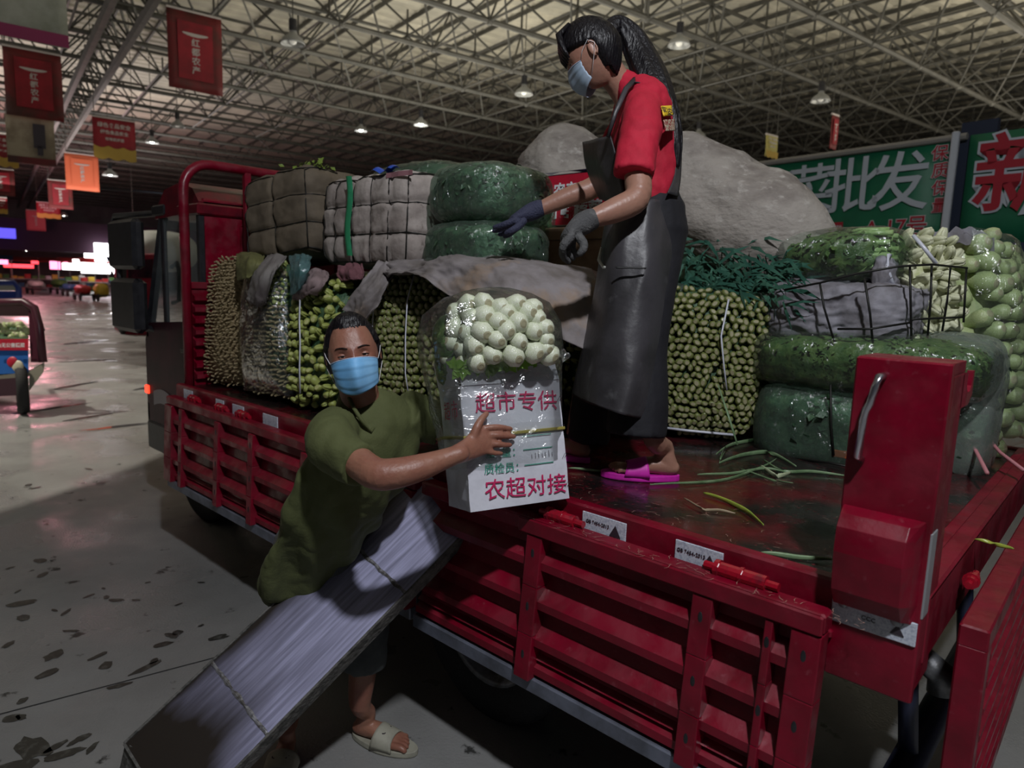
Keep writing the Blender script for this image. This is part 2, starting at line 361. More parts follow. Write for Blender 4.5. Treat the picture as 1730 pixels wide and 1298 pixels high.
# hanging side panels
STRIP=mat('aluminium_strip',(.22,.24,.31),.45,.5,n=(8,(.12,.13,.16),.4,.65))
def side_panel(x0,x1,posts,tilt,name='side_panel'):
    p=None
    z0,z1=.51,1.0; yb=-.062
    def y(z): return yb-tilt*(1-z)
    prof=[]; # corrugated sheet profile, ribs stand proud outward
    ribs=[(.90,.03),(.765,.0),(.635,.0),(.56,0)]
    pts=[(y(z1)-.0,z1)]
    for zc in (.865,.745,.63):
        pts+=[(y(zc)-.004,zc+.045),(y(zc)-.042,zc+.014),(y(zc)-.042,zc-.010),(y(zc)-.004,zc-.030)]
    pts+=[(y(.575)-.004,.585),(y(.57)-.022,.570),(y(.56)-.004,.562),(y(.55)-.028,.548),(y(.54)-.028,.525),(y(z0)-.004,z0)]
    back=[(a+.006,b) for a,b in pts][::-1]
    mb=MB(); mb.prism(pts+back,'x',x0+.01,x1-.01); p=build(mb,name,RED,T)
    mb=MB(); mb.cbox((x0,y(1)-.045,.955),(x1,y(1)+.012,1.003),.006); build(mb,'top_beam',RED,p)
    for xa,xb in posts:
        mb=MB(); w=.052
        for (za,zb) in ((.955,.80),(.80,.65),(.65,.51)):
            ya,ybb=y(za),y(zb)
            mb.loft([[(xa,ya-w,za),(xb,ya-w,za),(xb,ya,za),(xa,ya,za)],[(xa,ybb-w,zb),(xb,ybb-w,zb),(xb,ybb,zb),(xa,ybb,zb)]])
        q=build(mb,'post',RED,p,bevel=.003)
        if xb-xa<.08:
            mb=MB()
            for zc in (.90,.735,.585):
                mb.ball(((xa+xb)/2,y(zc)-w,zc),(.0065,.0015,.017),10,5)
            build(mb,'slot',BLK,q)
    mb=MB(); mb.cbox((x0,y(.5)-.030,.463),(x1,y(.5)+.012,.512),.004); build(mb,'bottom_strip',STRIP,p,label='grey aluminium strip along the lower edge')
    return p
side_panel(-1.50,-.118,((-.985,-.925),(-.43,-.375),(-.245,-.225),(-.185,-.118)),.09)
mb=MB(); mb.cbox((-1.02,-.122,.957),(-.118,-.108,1.004),.004)
build(mb,'beam_cap',RED,T)
side_panel(-3.80,-1.54,((-3.80,-3.70),(-3.60,-3.555),(-3.15,-3.10),(-2.78,-2.73),(-2.3,-2.25),(-1.9,-1.85),(-1.60,-1.54)),.05)
# rear corner post
mb=MB()
mb.cbox((-.133,-.032,.835),(.048,-.010,1.575),.004); mb.cbox((-.1325,-.0112,.836),(-.118,.11,1.5495),.001); mb.cbox((.034,-.0112,.86),(.0475,.11,1.5495),.001)
mb.cbox((-.1328,-.0098,1.55),(.0478,.11,1.5745),.001)
post=build(mb,'corner_post',RED,T)
mb=MB()   # swollen lower casing
prof=[(1.012,.0),(1.018,-.020),(1.06,-.048),(1.15,-.06),(1.205,-.055),(1.232,-.035),(1.243,0)]
rings=[]
for z,yy in prof:
    w=.0 if yy>-.005 else .004
    rings.append([(-.126+w,-.03,z),(-.126+w,-.03+yy,z),(.022-w*2,-.03+yy,z),(.036-w*2,-.03+yy*.55,z),(.038,-.03,z)])
mb.loft(rings,True); build(mb,'post_casing',RED,post,bevel=.007)
mb=MB(); mb.cbox((-.128,-.037,.968),(.044,-.031,1.022),.002); r=build(mb,'reflector',REFL,post,label='white honeycomb reflector sheet')
mb=MB(); mb.loft([[(.008+.016*math.cos(PI/2+t*2*PI/3),-.0385,.992+.016*math.sin(PI/2+t*2*PI/3)) for t in range(3)],[(.008+.016*math.cos(PI/2+t*2*PI/3),-.0365,.992+.016*math.sin(PI/2+t*2*PI/3)) for t in range(3)]]); build(mb,'maker_mark',BLKP,post)
text('CCC','small_print',BLKP,post,frame_M((-.05,-.0382,.998),(1,0,0),(0,0,1)),.014)
mb=MB(); mb.ball((-.105,-.037,1.017),(.012,.006,.012),8,5); mb.ball((.005,-.037,1.014),(.014,.006,.013),8,5); build(mb,'weld_blob',GREYM,post,smooth=True)
mb=MB(); hx=-.098
mb.tube([(hx+.022,-.034,1.537),(hx+.022,-.062,1.537),(hx+.018,-.068,1.515),(hx+.012,-.066,1.48),(hx+.004,-.064,1.465),(hx,-.062,1.44),(hx-.003,-.058,1.36),(hx-.003,-.034,1.35)],.0085,10)
build(mb,'handle',mat('chrome',(.6,.6,.66),.2,.95),post,smooth=True,label='bent chrome handle')
mb=MB(); mb.cbox((.03,-.004,1.455),(.048,.11,1.548),.003)
mb.prism([(.10,1.47),(.19,1.47),(.225,1.49),(.225,1.545),(.208,1.545),(.205,1.512),(.19,1.50),(.165,1.50),(.15,1.515),(.148,1.545),(.10,1.55)],'x',.036,.048)
build(mb,'hook_bracket',RED,post)
mb=MB(); mb.cbox((.044,-.03,1.03),(.050,.02,1.22),.002); build(mb,'edge_strip',mat('pale_strip',(.35,.36,.38),.5,.4),post)
# tailgate, hanging behind the sill
GT=MB(); x0,x1=.098,.156
GT.cbox((x0,.10,.945),(x1,2.05,.996),.004); GT.cbox((x0,.10,.42),(x1,.16,.95),.004); GT.cbox((x0,1.98,.42),(x1,2.05,.95),.004); GT.cbox((x0,.10,.40),(x1,2.05,.45),.004); GT.box((x0+.02,.12,.42),(x0+.028,2.0,.96))
gate=build(GT,'tailgate',RED,T)
for k in range(7):
    z=.90-k*.068; mb=MB(); mb.prism([(x0+.026,z+.026),(x1-.002,z+.004),(x1-.002,z-.010),(x0+.026,z-.024)],'y',.20,1.97); build(mb,'slat',RED,gate)
mb=MB(); mb.cbox((x0+.03,.20,.45),(x1-.012,.225,.95),.003); build(mb,'inner_stile',DKRED,gate)
for y in (.36,1.75):
    mb=MB(); mb.tube([(.075,y,1.0),(.075,y+.05,1.0)],.016,12); mb.tube([(.075,y-.02,1.0),(.075,y+.09,1.0)],.009,8); mb.tube([(.075,y+.02,1.0),(.075,y+.026,1.0)],.02,12); build(mb,'hinge',HIN,gate)
# headboard frame
mb=MB(); r=.028; y0,y1=.03,2.07; zt=2.34
def arc(c,r0,a0,a1,n=6): return [Vector((-3.80,c[0]+r0*math.cos(a0+(a1-a0)*i/n),c[1]+r0*math.sin(a0+(a1-a0)*i/n))) for i in range(n+1)]
path=[Vector((-3.8,y0,.9))]+arc((y0+.16,zt-.16),.16,PI,PI/2)+arc((y1-.16,zt-.16),.16,PI/2,0)+[Vector((-3.8,y1,.9))]
mb.tube(path,r,10,up=(1,0,0)); hb=build(mb,'headboard_frame',RED,T,smooth=True)
for y in (.41,.66,1.05,1.45,1.75):
    mb=MB(); mb.cbox((-3.82,y-.02,1.05),(-3.78,y+.02,2.33),.004); build(mb,'upright_bar',RED,hb)
mb=MB(); mb.cbox((-3.82,.05,1.62),(-3.785,2.05,1.66),.004); build(mb,'cross_bar',RED,hb)
for k in range(8):
    z=1.08+k*.066; mb=MB(); mb.prism([(-3.80,z),(-3.76,z+.012),(-3.76,z+.035),(-3.80,z+.052)],'y',.06,2.04); build(mb,'louvre',RED,hb)
mb=MB(); mb.box((-3.83,.05,1.05),(-3.80,2.05,1.62)); build(mb,'panel',RED,hb)
# cab
CY0,CY1=.17,1.93; CXR,CXF=-3.93,-4.86
def cabprof(y): return None
side=[(CXR,.62),(CXR,1.95),(CXR-.10,2.20),(CXR-.25,2.28),(CXF+.42,2.24),(CXF+.30,2.14),(CXF+.02,1.42),(CXF-.03,1.25),(CXF-.03,.55),(CXF+.06,.50),(-4.40,.50),(-4.30,.62)]
mb=MB()
mb.cbox((CXR-.03,CY0+.02,.62),(CXR,CY1-.02,2.16),.01)        # rear wall
for (yl,yr) in ((CY0+.25,CY0+.55),(CY1-.55,CY1-.25)): mb.cbox((CXR-.01,yl,.8),(CXR+.028,yr,2.02),.014)
cab=build(mb,'cab',RED,T)
mb=MB(); mb.prism([(CXR,2.14),(CXR-.08,2.22),(CXR-.25,2.27),(CXF+.42,2.24),(CXF+.26,2.12),(CXF+.24,2.06),(CXR,2.08)],'y',CY0,CY1); mb.cbox((CXR-.30,CY0-.015,2.06),(CXR+.02,CY1,2.13),.01); build(mb,'roof',DKRED,cab)
mb=MB(); mb.tube([(CXR+.03,.50,2.08),(CXR+.06,.55,2.10),(CXR+.06,1.0,2.12),(CXR+.03,1.1,2.08)],.06,8); build(mb,'air_duct',mat('duct',(.05,.004,.01),.4),cab,smooth=True)
for y in (CY0,CY1-.03):   # doors (lower part)
    mb=MB(); mb.prism([(CXR,.80),(CXR,1.42),(CXF+.06,1.36),(CXF-.02,1.24),(CXF-.03,.66),(CXF+.45,.66),(CXF+.55,.80)],'y',y,y+.03); d=build(mb,'door',mat('door_maroon',(.045,.006,.016),.38,n=(5,(.02,.004,.009),.4,.7),spec=.12),cab,label='glossy dark red cab door with reflections')
    if y<1:
        mb=MB(); mb.cbox((CXR-.30,y-.022,1.20),(CXR-.14,y-.002,1.235),.006); build(mb,'door_handle',BLK,d)
        mb=MB(); mb.grid(lambda u,v:(CXF+.1+u*.5,y-.004,.78+v*.10+.03*math.sin(u*5)),8,1); build(mb,'decal',mat('decal_grey',(.2,.17,.19),.4),d)
mb=MB()
for y in (CY0,CY1-.04):
    mb.tube([(CXF+.02,y+.02,1.30),(CXF+.32,y+.03,2.1)],.032,6); mb.cbox((CXR-.05,y,1.36),(CXR,y+.04,2.12),.008); mb.cbox((CXR-.62,y+.005,1.37),(CXR-.57,y+.03,2.1),.006)
mb.cbox((CXF+.0,CY0,1.25),(CXF+.05,CY1,1.36),.01)
build(mb,'pillar',BLK,cab)
WS=mat('window_glass',(.5,.6,.6),.03,trans=0,alpha=.16,spec=.8)
mb=MB(); mb.add([(CXF+.03,CY0+.03,1.34),(CXF+.03,CY1-.03,1.34),(CXF+.30,CY1-.03,2.1),(CXF+.30,CY0+.03,2.1)],[(0,1,2,3)]); build(mb,'windscreen',WS,cab)
mb=MB(); mb.add([(CXF+.06,CY0+.01,1.36),(CXR,CY0+.01,1.40),(CXR,CY0+.01,2.08),(CXF+.33,CY0+.01,2.08)],[(0,1,2,3)]); build(mb,'side_window',WS,cab)
mb=MB(); mb.cbox((CXF-.05,CY0,.46),(CXF+.02,CY1,.80),.02); mb.cbox((CXF-.03,CY0-.01,.45),(CXF+.36,CY0+.04,.66),.015); build(mb,'bumper',BLK,cab)
mb=MB(); mb.cbox((CXF-.055,CY0+.02,.84),(CXF-.03,CY0+.16,.93),.01); mb.cbox((CXF-.045,CY0-.012,.85),(CXF+.02,CY0+.01,.91),.005); build(mb,'side_lamp',mat('tail_red',(.8,.03,.02),.3,emit=((1,.05,.02),2.2)),cab,label='glowing red side lamp')
for y in (CY0+.02,CY1-.22):    # front wheels and arches
    pass
def wheel(cx,y0,y1,cz,r,lab):
    mb=MB(); n=36; yc=(y0+y1)/2
    prof=[(y0+.02,r*.60),(y0,r*.72),(y0,r*.93),(y0+.02,r),(y1-.02,r),(y1,r*.93),(y1,r*.7),(y1-.03,r*.6)]
    rings=[[(cx+q*math.cos(2*PI*k/n),yy,cz+q*math.sin(2*PI*k/n)) for k in range(n)] for yy,q in prof]; mb.loft(rings,False)
    w=build(mb,'wheel',RUB,T,smooth=True)
    mb=MB(); prof=[(y0+.02,r*.60),(y0+.008,r*.62),(y0+.015,r*.57),(y0+.07,r*.52),(y0+.09,r*.40),(y0+.05,r*.30),(y0+.03,r*.26),(y0+.0,r*.2),(y0,r*.01)]
    mb.loft([[(cx+q*math.cos(2*PI*k/n),yy,cz+q*math.sin(2*PI*k/n)) for k in range(n)] for yy,q in prof],False); rm=build(mb,'rim',GREYM,w,smooth=True)
    mb=MB()
    for k in range(6): mb.tube([(cx+r*.27*math.cos(k*PI/3),y0+.04,cz+r*.27*math.sin(k*PI/3)),(cx+r*.27*math.cos(k*PI/3),y0+.0,cz+r*.27*math.sin(k*PI/3))],.012,6)
    build(mb,'wheel_nut',GREYM,rm)
    return w
wheel(-1.42,.16,.40,.385,.385,''); wheel(-1.42,1.68,1.92,.385,.385,''); wheel(-4.36,.30,.50,.36,.36,''); wheel(-4.36,1.58,1.8,.36,.36,'')
mb=MB()
n=14; rings=[]
for k in range(n+1):
    a=-.15+(PI+.3)*k/n; rings.append([(-4.36+q*math.cos(a),yy,.40+q*math.sin(a)) for q,yy in ((.45,.24),(.45,.62),(.42,.62),(.42,.24))])
mb.loft(rings,True); build(mb,'wheel_arch',BLK,T)
mb=MB()
mb.cbox((-3.9,.55,.66),(-.1,.66,.86),.01); mb.cbox((-3.9,1.45,.66),(-.1,1.56,.86),.01)
for x in (-3.5,-2.9,-2.2,-.9,-.3): mb.cbox((x-.03,.03,.86),(x+.03,2.05,.985),.006)
mb.cbox((-4.9,.55,.56),(-3.9,1.56,.8),.02); mb.tube([(-1.42,.3,.385),(-1.42,1.8,.385)],.06,10); mb.ball((-1.42,1.05,.385),(.16,.14,.16),12,8)
build(mb,'chassis',BLK,T)
mb=MB(); mb.tube([(-.05,.2,.30),(-.05,1.95,.30)],.048,12); mb.tube([(-.10,.62,.80),(-.05,.62,.3)],.028,8); mb.tube([(-.10,1.5,.80),(-.05,1.5,.3)],.028,8); build(mb,'underrun_bar',mat('bar_navy',(.03,.035,.07),.45),T,smooth=True)
mb=MB(); mb.tube([(-.30,.86,.56),(-.10,.86,.54),(-.03,.86,.50),(-.02,.86,.44)],.045,14); build(mb,'grey_pipe',GREYM,T,smooth=True)
mb=MB(); n=10; rings=[]
for k in range(n+1):
    a=.15+(PI-.3)*k/n; rings.append([(-1.42+q*math.cos(a),yy,.42+q*math.sin(a)) for q,yy in ((.47,.13),(.47,.45),(.455,.45),(.455,.13))])
mb.loft(rings,True); mb.cbox((-1.03,.13,.25),(-1.015,.45,.55),.003); mb.cbox((-1.82,.13,.3),(-1.80,.45,.55),.003); build(mb,'mudguard',BLK,T)
# mirror on its arms
mb=MB(); my=.0
mx=CXF-.08
a=P(187,376,y=.06); b=P(232,560,y=.06); mx0=a.x; mx1=P(232,400,y=.06).x
mt_=P(200,372,y=.06).z; mm=P(200,455,y=.06).z; mbot=P(215,505,y=.06).z; m2=P(215,470,y=.06).z; m3=P(215,560,y=.06).z
mb.cbox((mx0,.03,mm),(mx1,.11,mt_),.025); M1=build(mb,'mirror',BLK,cab)
mb=MB(); mb.cbox((mx0,.03,m3),(mx1-.01,.12,m2),.03); build(mb,'lower_mirror',BLK,M1)
mb=MB(); mb.tube([(mx0+.02,.07,mt_-.02),(mx0+.06,.07,mt_+.03),(CXF+.25,CY0+.02,2.10),(CXR-.3,CY0+.05,2.14)],.022,8); mb.tube([(mx0+.12,.08,m3+.02),(CXF+.1,CY0,1.32),(CXF+.15,CY0+.03,1.3)],.022,8); mb.tube([(mx0+.1,.07,mm+.02),(mx0+.1,.07,m2)],.02,8)
mb.cbox((CXF+.20,CY0-.01,2.08),(CXF+.42,CY0+.05,2.15),.01); build(mb,'mirror_arm',BLK,M1)
mb=MB(); mb.tube([(CXF+.10,.32,1.75),(CXF+.17,.33,1.78),(CXF+.20,.33,1.73),(CXF+.18,.33,1.52),(CXF+.1,.32,1.5)],.016,6); build(mb,'grab_handle',BLK,cab)
# seat and plastic cover seen through the cab window
mb=MB(); mb.cbox((-4.5,.4,1.0),(-4.2,.95,1.75),.06); mb.cbox((-4.8,.4,.95),(-4.3,.95,1.12),.05); build(mb,'seat',mat('seat_cover',(.30,.31,.33),.5,n=(8,(.18,.18,.2),.4,.6)),cab)
# ------------------------------------------------------------------ vegetables
def pt(c):
    "corner spec: (px,py,'y',v) or (px,py,d)"
    return P(c[0],c[1],**({c[2]:c[3]} if len(c)==4 else {'d':c[2]}))
VG=lambda nm,c,c2,r=.38,s=40: mat(nm,c,r,n=(s,c2,.4,.68),bump=(90,.2),coat=.15)
GST=VG('stem_green',(.19,.215,.062),(.10,.12,.035)); GEND=VG('stem_cut_end',(.36,.34,.19),(.22,.19,.11),.5)
YST=VG('stem_yellow_green',(.40,.44,.12),(.22,.28,.06)); YEND=VG('pale_cut_end',(.60,.62,.26),(.38,.38,.14),.5)
BST=VG('stem_brown_tips',(.36,.27,.15),(.19,.16,.08),.6); BEND=VG('tip_brown',(.48,.36,.22),(.30,.20,.12),.7)
WST=VG('white_bulb',(.78,.80,.70),(.50,.58,.30),.25,14); WEND=VG('root_end',(.46,.42,.28),(.30,.30,.16),.6)
LGB=VG('light_green_bulb',(.50,.56,.32),(.28,.38,.12),.3,14); BOK=VG('bok_head',(.74,.74,.56),(.48,.52,.26),.4,30)
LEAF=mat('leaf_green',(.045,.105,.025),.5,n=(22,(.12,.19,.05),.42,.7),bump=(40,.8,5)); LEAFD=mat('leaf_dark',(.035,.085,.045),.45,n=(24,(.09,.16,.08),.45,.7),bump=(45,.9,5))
TEAL=mat('leaf_teal',(.035,.12,.085),.4,n=(9,(.08,.20,.13),.45,.7))
FILM=film_mat('plastic_wrap',(.95,1,.97),gloss=.20,haze=.02); FILMH=film_mat('plastic_wrap_hazy',(.95,1,.97),gloss=.40,haze=.20,hz=(.50,.58,.52)); FILMG=film_mat('green_wrap',(.84,.98,.90),.30,.11,20,(.30,.44,.34))
QUILT=mat('dirty_quilt',(.42,.37,.34),.85,n=(7,(.26,.22,.20),.4,.65),n2=(28,(.16,.13,.11),.62,.76),bump=(16,.8,6))
QUILTB=mat('brown_quilt',(.145,.115,.08),.8,n=(5,(.09,.07,.048),.4,.65),bump=(14,.6,5))
CLOTHG=mat('grey_cloth',(.26,.235,.24),.85,n=(6,(.15,.13,.12),.38,.66),n2=(2.4,(.30,.20,.12),.56,.7),bump=(10,.9,6))
SACKM=mat('woven_sack',(.33,.30,.265),.8,n=(3.2,(.19,.165,.145),.46,.62),n2=(17,(.44,.41,.37),.56,.70,7),bump=(24,1.0,7),stretch=(1,1,1.6))
TIE=mat('plastic_tie',(.62,.64,.72),.3)
def vmesh(nm,kind,mats,seed=0):
    rr=random.Random(seed); mb=MB()
    if kind=='stub':      # trimmed stem: round shoulders, flat cut face
        n=7; pr=[(0,.75),(.45,.95),(.75,1.0),(.92,.86),(1.0,.55)]; fl=1+.25*rr.random(); ex=rr.uniform(-.12,.12)
        rings=[[Vector((fl*q*math.cos(2*PI*k/n)+ex*z,q/fl*math.sin(2*PI*k/n),z*2.2)) for k in range(n)] for z,q in pr]
        mb.loft(rings,False); mb.cur=1; q=.55; mb.add([Vector((fl*q*math.cos(2*PI*k/n)+ex,q/fl*math.sin(2*PI*k/n),2.205)) for k in range(n)],[tuple(range(n))])
    elif kind=='tip':     # thin stem tip
        n=5; mb.loft([[Vector((q*math.cos(2*PI*k/n)+b,q*math.sin(2*PI*k/n),z)) for k in range(n)] for z,q,b in ((0,.6,0),(2.5,.7,.2),(3.6,.45,.5))],True)
    elif kind=='bulb':    # fat white stem base with a small root disc
        n=9; pr=[(0,.55,0),(.8,.72,0),(1.7,.98,.03),(2.3,1.0,.05),(2.75,.80,.05),(2.98,.42,.04)]
        rings=[[Vector((q*math.cos(2*PI*k/n)*(1+.07*math.cos(3*k)),q*math.sin(2*PI*k/n),z)) for k in range(n)] for z,q,_ in pr]
        mb.loft(rings,False); mb.cur=1; mb.loft([rings[-1],[Vector((.26*math.cos(2*PI*k/n),.26*math.sin(2*PI*k/n),3.04)) for k in range(n)]],False); mb.add([Vector((.26*math.cos(2*PI*k/n),.26*math.sin(2*PI*k/n),3.02)) for k in range(n)],[tuple(range(n))])
    elif kind=='head':    # bok choy head of three or four nested stems flaring from the base
        k0=rr.random()*6
        for j in range(4):
            a=k0+j*1.7; ox,oy=.42*math.cos(a),.42*math.sin(a); n=5
            mb.loft([[Vector((ox*(1.5-z*.35)+q*math.cos(2*PI*k/n+a),oy*(1.5-z*.35)+.7*q*math.sin(2*PI*k/n+a),z)) for k in range(n)] for z,q in ((0,.42),(1.2,.62),(2.2,.5),(2.7,.24))],True)
        mb.cur=1; mb.ball((0,0,2.5),(.3,.26,.22),6,4)
    return mb.mesh(nm,mats,smooth=True)
VM={'green':[vmesh('stem','stub',(GST,GEND),i) for i in range(3)],'yellow':[vmesh('stem','stub',(YST,YEND),i+5) for i in range(3)],
    'yhead':[vmesh('stem','head',(YST,YEND),i+5) for i in range(3)],'tip':[vmesh('stem','tip',(BST,BEND),i) for i in range(2)],
    'bulb':[vmesh('bulb','bulb',(WST,WEND),i) for i in range(2)],'lbulb':[vmesh('bulb','bulb',(LGB,WEND),i+3) for i in range(2)],'head':[vmesh('head','head',(BOK,WEND),i) for i in range(3)]}
def face_fn(c,bulge):
    TL,TR,BR,BL=[pt(q) for q in c]
    nrm=((TR-TL).cross(BL-TL)).normalized()
    if nrm.dot(Vector(CAM)-TL)<0: nrm=-nrm
    def f(u,v):
        p=(TL*(1-u)+TR*u)*(1-v)+(BL*(1-u)+BR*u)*v
        w=max(0,1-abs(2*u-1)**3.2)*max(0,1-abs(2*v-1)**3.2)
        return p+nrm*bulge*w**.5
    return f,nrm,(TR-TL).length,(BL-TL).length
def veg_face(parent,c,bulge,pitch,kinds,r,name='stem',lim=300,jit=.18,tilt=.25,rowmix=None,scale=1.0,skip=None):
    f,nrm,w,h=face_fn(c,bulge); rr=random.Random(int(w*1e4)); nu=max(2,int(w/pitch)); nv=max(2,int(h/(pitch*.87))); spots=[]
    for j in range(nv+1):
        for i in range(nu+1):
            u=(i+.5*(j%2)+rr.uniform(-jit,jit))/nu; v=(j+rr.uniform(-jit,jit))/nv
            if not(-.01<u<1.01 and -.01<v<1.01): continue
            if abs(2*u-1)**4+abs(2*v-1)**4>1.25: continue
            if skip and skip(u,v): continue
            spots.append((u,v))
    rr.shuffle(spots); extra=MB()
    for k,(u,v) in enumerate(spots):
        p=f(u,v); e=.02; du=f(u+e,v)-f(u-e,v); dv=f(u,v+e)-f(u,v-e); nn=du.cross(dv).normalized()
        if nn.dot(nrm)<0: nn=-nn
        nn=(nn*.6+nrm*.4+Vector([rr.uniform(-tilt,tilt) for _ in range(3)])).normalized()
        kd=kinds if isinstance(kinds,str) else (rowmix(u,v,rr) if rowmix else rr.choice(kinds))
        me=rr.choice(VM[kd]); s=r*rr.uniform(.82,1.15)*scale
        zl={'stub':2.2}.get(kd,1); M=Matrix.Translation(p)@basis(nn).to_4x4()@Matrix.Rotation(rr.random()*6.28,4,'Z')@Matrix.Diagonal((s,s,s,1)) @Matrix.Translation((0,0,-2.0))
        if k<lim: link(name,me,parent,M)
        else:
            b=len(extra.v); extra.v+=[tuple(M@v.co) for v in me.vertices]; 
            for q in me.polygons: extra.f.append(tuple(i+b for i in q.vertices)); extra.m.append(q.material_index)
    if extra.v: build(extra,name+'_rest',list(me.materials),parent,smooth=True,kind='stuff')
    return f,nrm
def core(parent,c,bulge,depth,mt,name='leaves',back=.85,off=.03,up=0):
    f,nrm,w,h=face_fn(c,bulge); mb=MB(); N=28; cen=f(.5,.5)
    def ring(dd,s):
        out=[]
        for k in range(N):
            t=2*PI*k/N; cx,sy=math.cos(t),math.sin(t); q=(abs(cx)**5+abs(sy)**5)**(-1/5)
            p=f(.5+.5*s*cx*q,.5+.5*s*sy*q)-nrm*dd+Vector((0,0,up*dd)); nz=fbm(p*4)*.03*min(1,dd*10)
            out.append(p+(p-cen).normalized()*nz)
        return out
    rings=[ring(off,.5),ring(off,.97),ring(off+.03,1.0),ring(depth*.35,1.0),ring(depth*.7,.96),ring(depth*.93,back),ring(depth,back*.6)]
    mb.loft(rings); return build(mb,name,mt,parent,smooth=True)
def sbox(c,h,n=5.0,N=14,disp=None,M=None):
    "rounded-box surface, returns MB; h half sizes"
    mb=MB(); c=Vector(c); h=Vector(h)
    for ax in range(3):
        for sg in (-1,1):
            def f(u,v):
                a,b=2*u-1,2*v-1; p=[0,0,0]; p[ax]=sg; p[(ax+1)%3]=math.tan(a*PI/4); p[(ax+2)%3]=math.tan(b*PI/4)
                q=sum(abs(t)**n for t in p)**(1/n); d=Vector([t/q for t in p]); w=Vector((d.x*h.x,d.y*h.y,d.z*h.z))
                if disp: w=w+Vector((d.x,d.y,d.z)).normalized()*disp(w,d)
                return c+(M@w if M is not None else w)
            mb.grid(f,N,N)
    bm=bmesh.new(); me=mb.mesh('t',None,fix=False); bm.from_mesh(me); bmesh.ops.remove_doubles(bm,verts=bm.verts,dist=1e-5); bmesh.ops.recalc_face_normals(bm,faces=bm.faces)
    out=MB(); out.v=[v.co[:] for v in bm.verts]; out.f=[tuple(v.index for v in f.verts) for f in bm.faces]; out.m=[0]*len(out.f); bm.free(); bpy.data.meshes.remove(me); return out
def surf_pt(c,h,d,n=5.0,disp=None,M=None,off=0):
    q=sum(abs(t)**n for t in d)**(1/n); d=Vector([t/q for t in d]); h=Vector(h); w=Vector((d.x*h.x,d.y*h.y,d.z*h.z)); w=w+d.normalized()*((disp(w,d) if disp else 0)+off)
    return Vector(c)+(M@w if M is not None else w)
def leaf_scatter(mb,ptf,n,size,seed=0,lift=.01,droop=.3):
    "many small bent leaf blades lying near a surface; ptf(rng)->(point,normal)"
    rr=random.Random(seed)
    for _ in range(n):
        p,nn=ptf(rr); t=Vector([rr.gauss(0,1) for _ in range(3)]); t=(t-nn*t.dot(nn)).normalized(); b=nn.cross(t); s=size*rr.uniform(.5,1.3); p=p+nn*lift*rr.random()
        w=.32*s; l=s
        mb.add([p-b*w*.3,p+t*l*.5+b*w+nn*.12*l,p+t*l+nn*rr.uniform(-.1,.25)*l,p+t*l*.5-b*w+nn*.12*l],[(0,1,2,3)])
def tie(parent,pts,r=.004,mt=None,name='tie'):
    mb=MB(); mb.tube(pts,r,5); return build(mb,name,mt or TIE,parent,smooth=True)
# ---- lower row of bundles ------------------------------------------------
c=[(360,438,'y',.16),(420,432,'y',.26),(436,655,'y',.20),(347,645,'y',.10)]
b1=thing('vegetable_bundle','tall bundle of thin brown-tipped stems at the cab end','vegetables',pt(c[3])+Vector((.2,.2,-.02)),'bundles standing on the truck bed')
core(b1,c,.06,.5,BST); veg_face(b1,c,.06,.0235,'tip',.0085,tilt=.5); 
c=[(425,450,'y',.22),(492,440,'y',.26),(505,672,'y',.16),(420,660,'y',.12)]
b2=thing('vegetable_bundle','film-wrapped bundle of brown and yellow stems, second from the cab','vegetables',pt(c[3])+Vector((.2,.2,-.02)),'bundles standing on the truck bed')
core(b2,c,.05,.5,LEAFD); veg_face(b2,c,.05,.028,['tip','yellow'],.010,tilt=.5,rowmix=lambda u,v,r:'yellow' if (v<.35 and u>.5) else 'tip')
mb=MB(); ff,nn,_,_=face_fn(c,.08); mb.grid(lambda u,v:ff(u,v)+nn*(.03+.012*fbm((u*5,v*5,1))),10,14); build(mb,'plastic_film',FILM,b2,smooth=True)
c=[(498,498,'y',.22),(592,468,'y',.26),(600,690,'y',.18),(492,685,'y',.14)]
b3=thing('vegetable_bundle','bright yellow-green bundle of thick stems behind the man\'s head','vegetables',pt(c[3])+Vector((.2,.2,-.02)),'bundles standing on the truck bed')
core(b3,c,.07,.5,LEAFD); veg_face(b3,c,.07,.050,['yhead','yellow'],.0195,tilt=.7,jit=.3); tie(b3,[face_fn(c,.07)[0](.35+.1*math.sin(t*3),t)+face_fn(c,.07)[1]*.035 for t in (.1,.3,.5,.7,.9)])
c=[(616,462,'y',.36),(770,455,'y',.40),(790,700,'y',.34),(604,692,'y',.24)]
b4=thing('vegetable_bundle','big bundle of round green stem ends, between the man and the wrapped carton','vegetables',pt(c[3])+Vector((.3,.2,-.02)),'bundles standing on the truck bed')
core(b4,c,.10,.6,LEAFD); f4,n4=veg_face(b4,c,.10,.0345,'green',.0172,tilt=.28); tie(b4,[f4(.33+.03*math.sin(t*5),t)+n4*.03 for t in (.12,.3,.5,.75,.98)],.003); tie(b4,[f4(.72-.08*t,t)+n4*.03 for t in (.05,.25,.5,.75,.9)],.003)
c=[(1118,482,'y',1.08),(1308,505,'y',1.30),(1268,742,'y',1.28),(1118,728,'y',1.06)]
b5=thing('vegetable_bundle','wide bundle of round green stem ends, right of the woman\'s apron','vegetables',pt(c[3])+Vector((.3,.2,-.02)),'bundles standing on the truck bed')
core(b5,c,.10,.55,LEAFD); f5,n5=veg_face(b5,c,.10,.0335,'green',.0168,tilt=.25,lim=300,skip=lambda u,v:(u-.5)>1.15-v*.75)
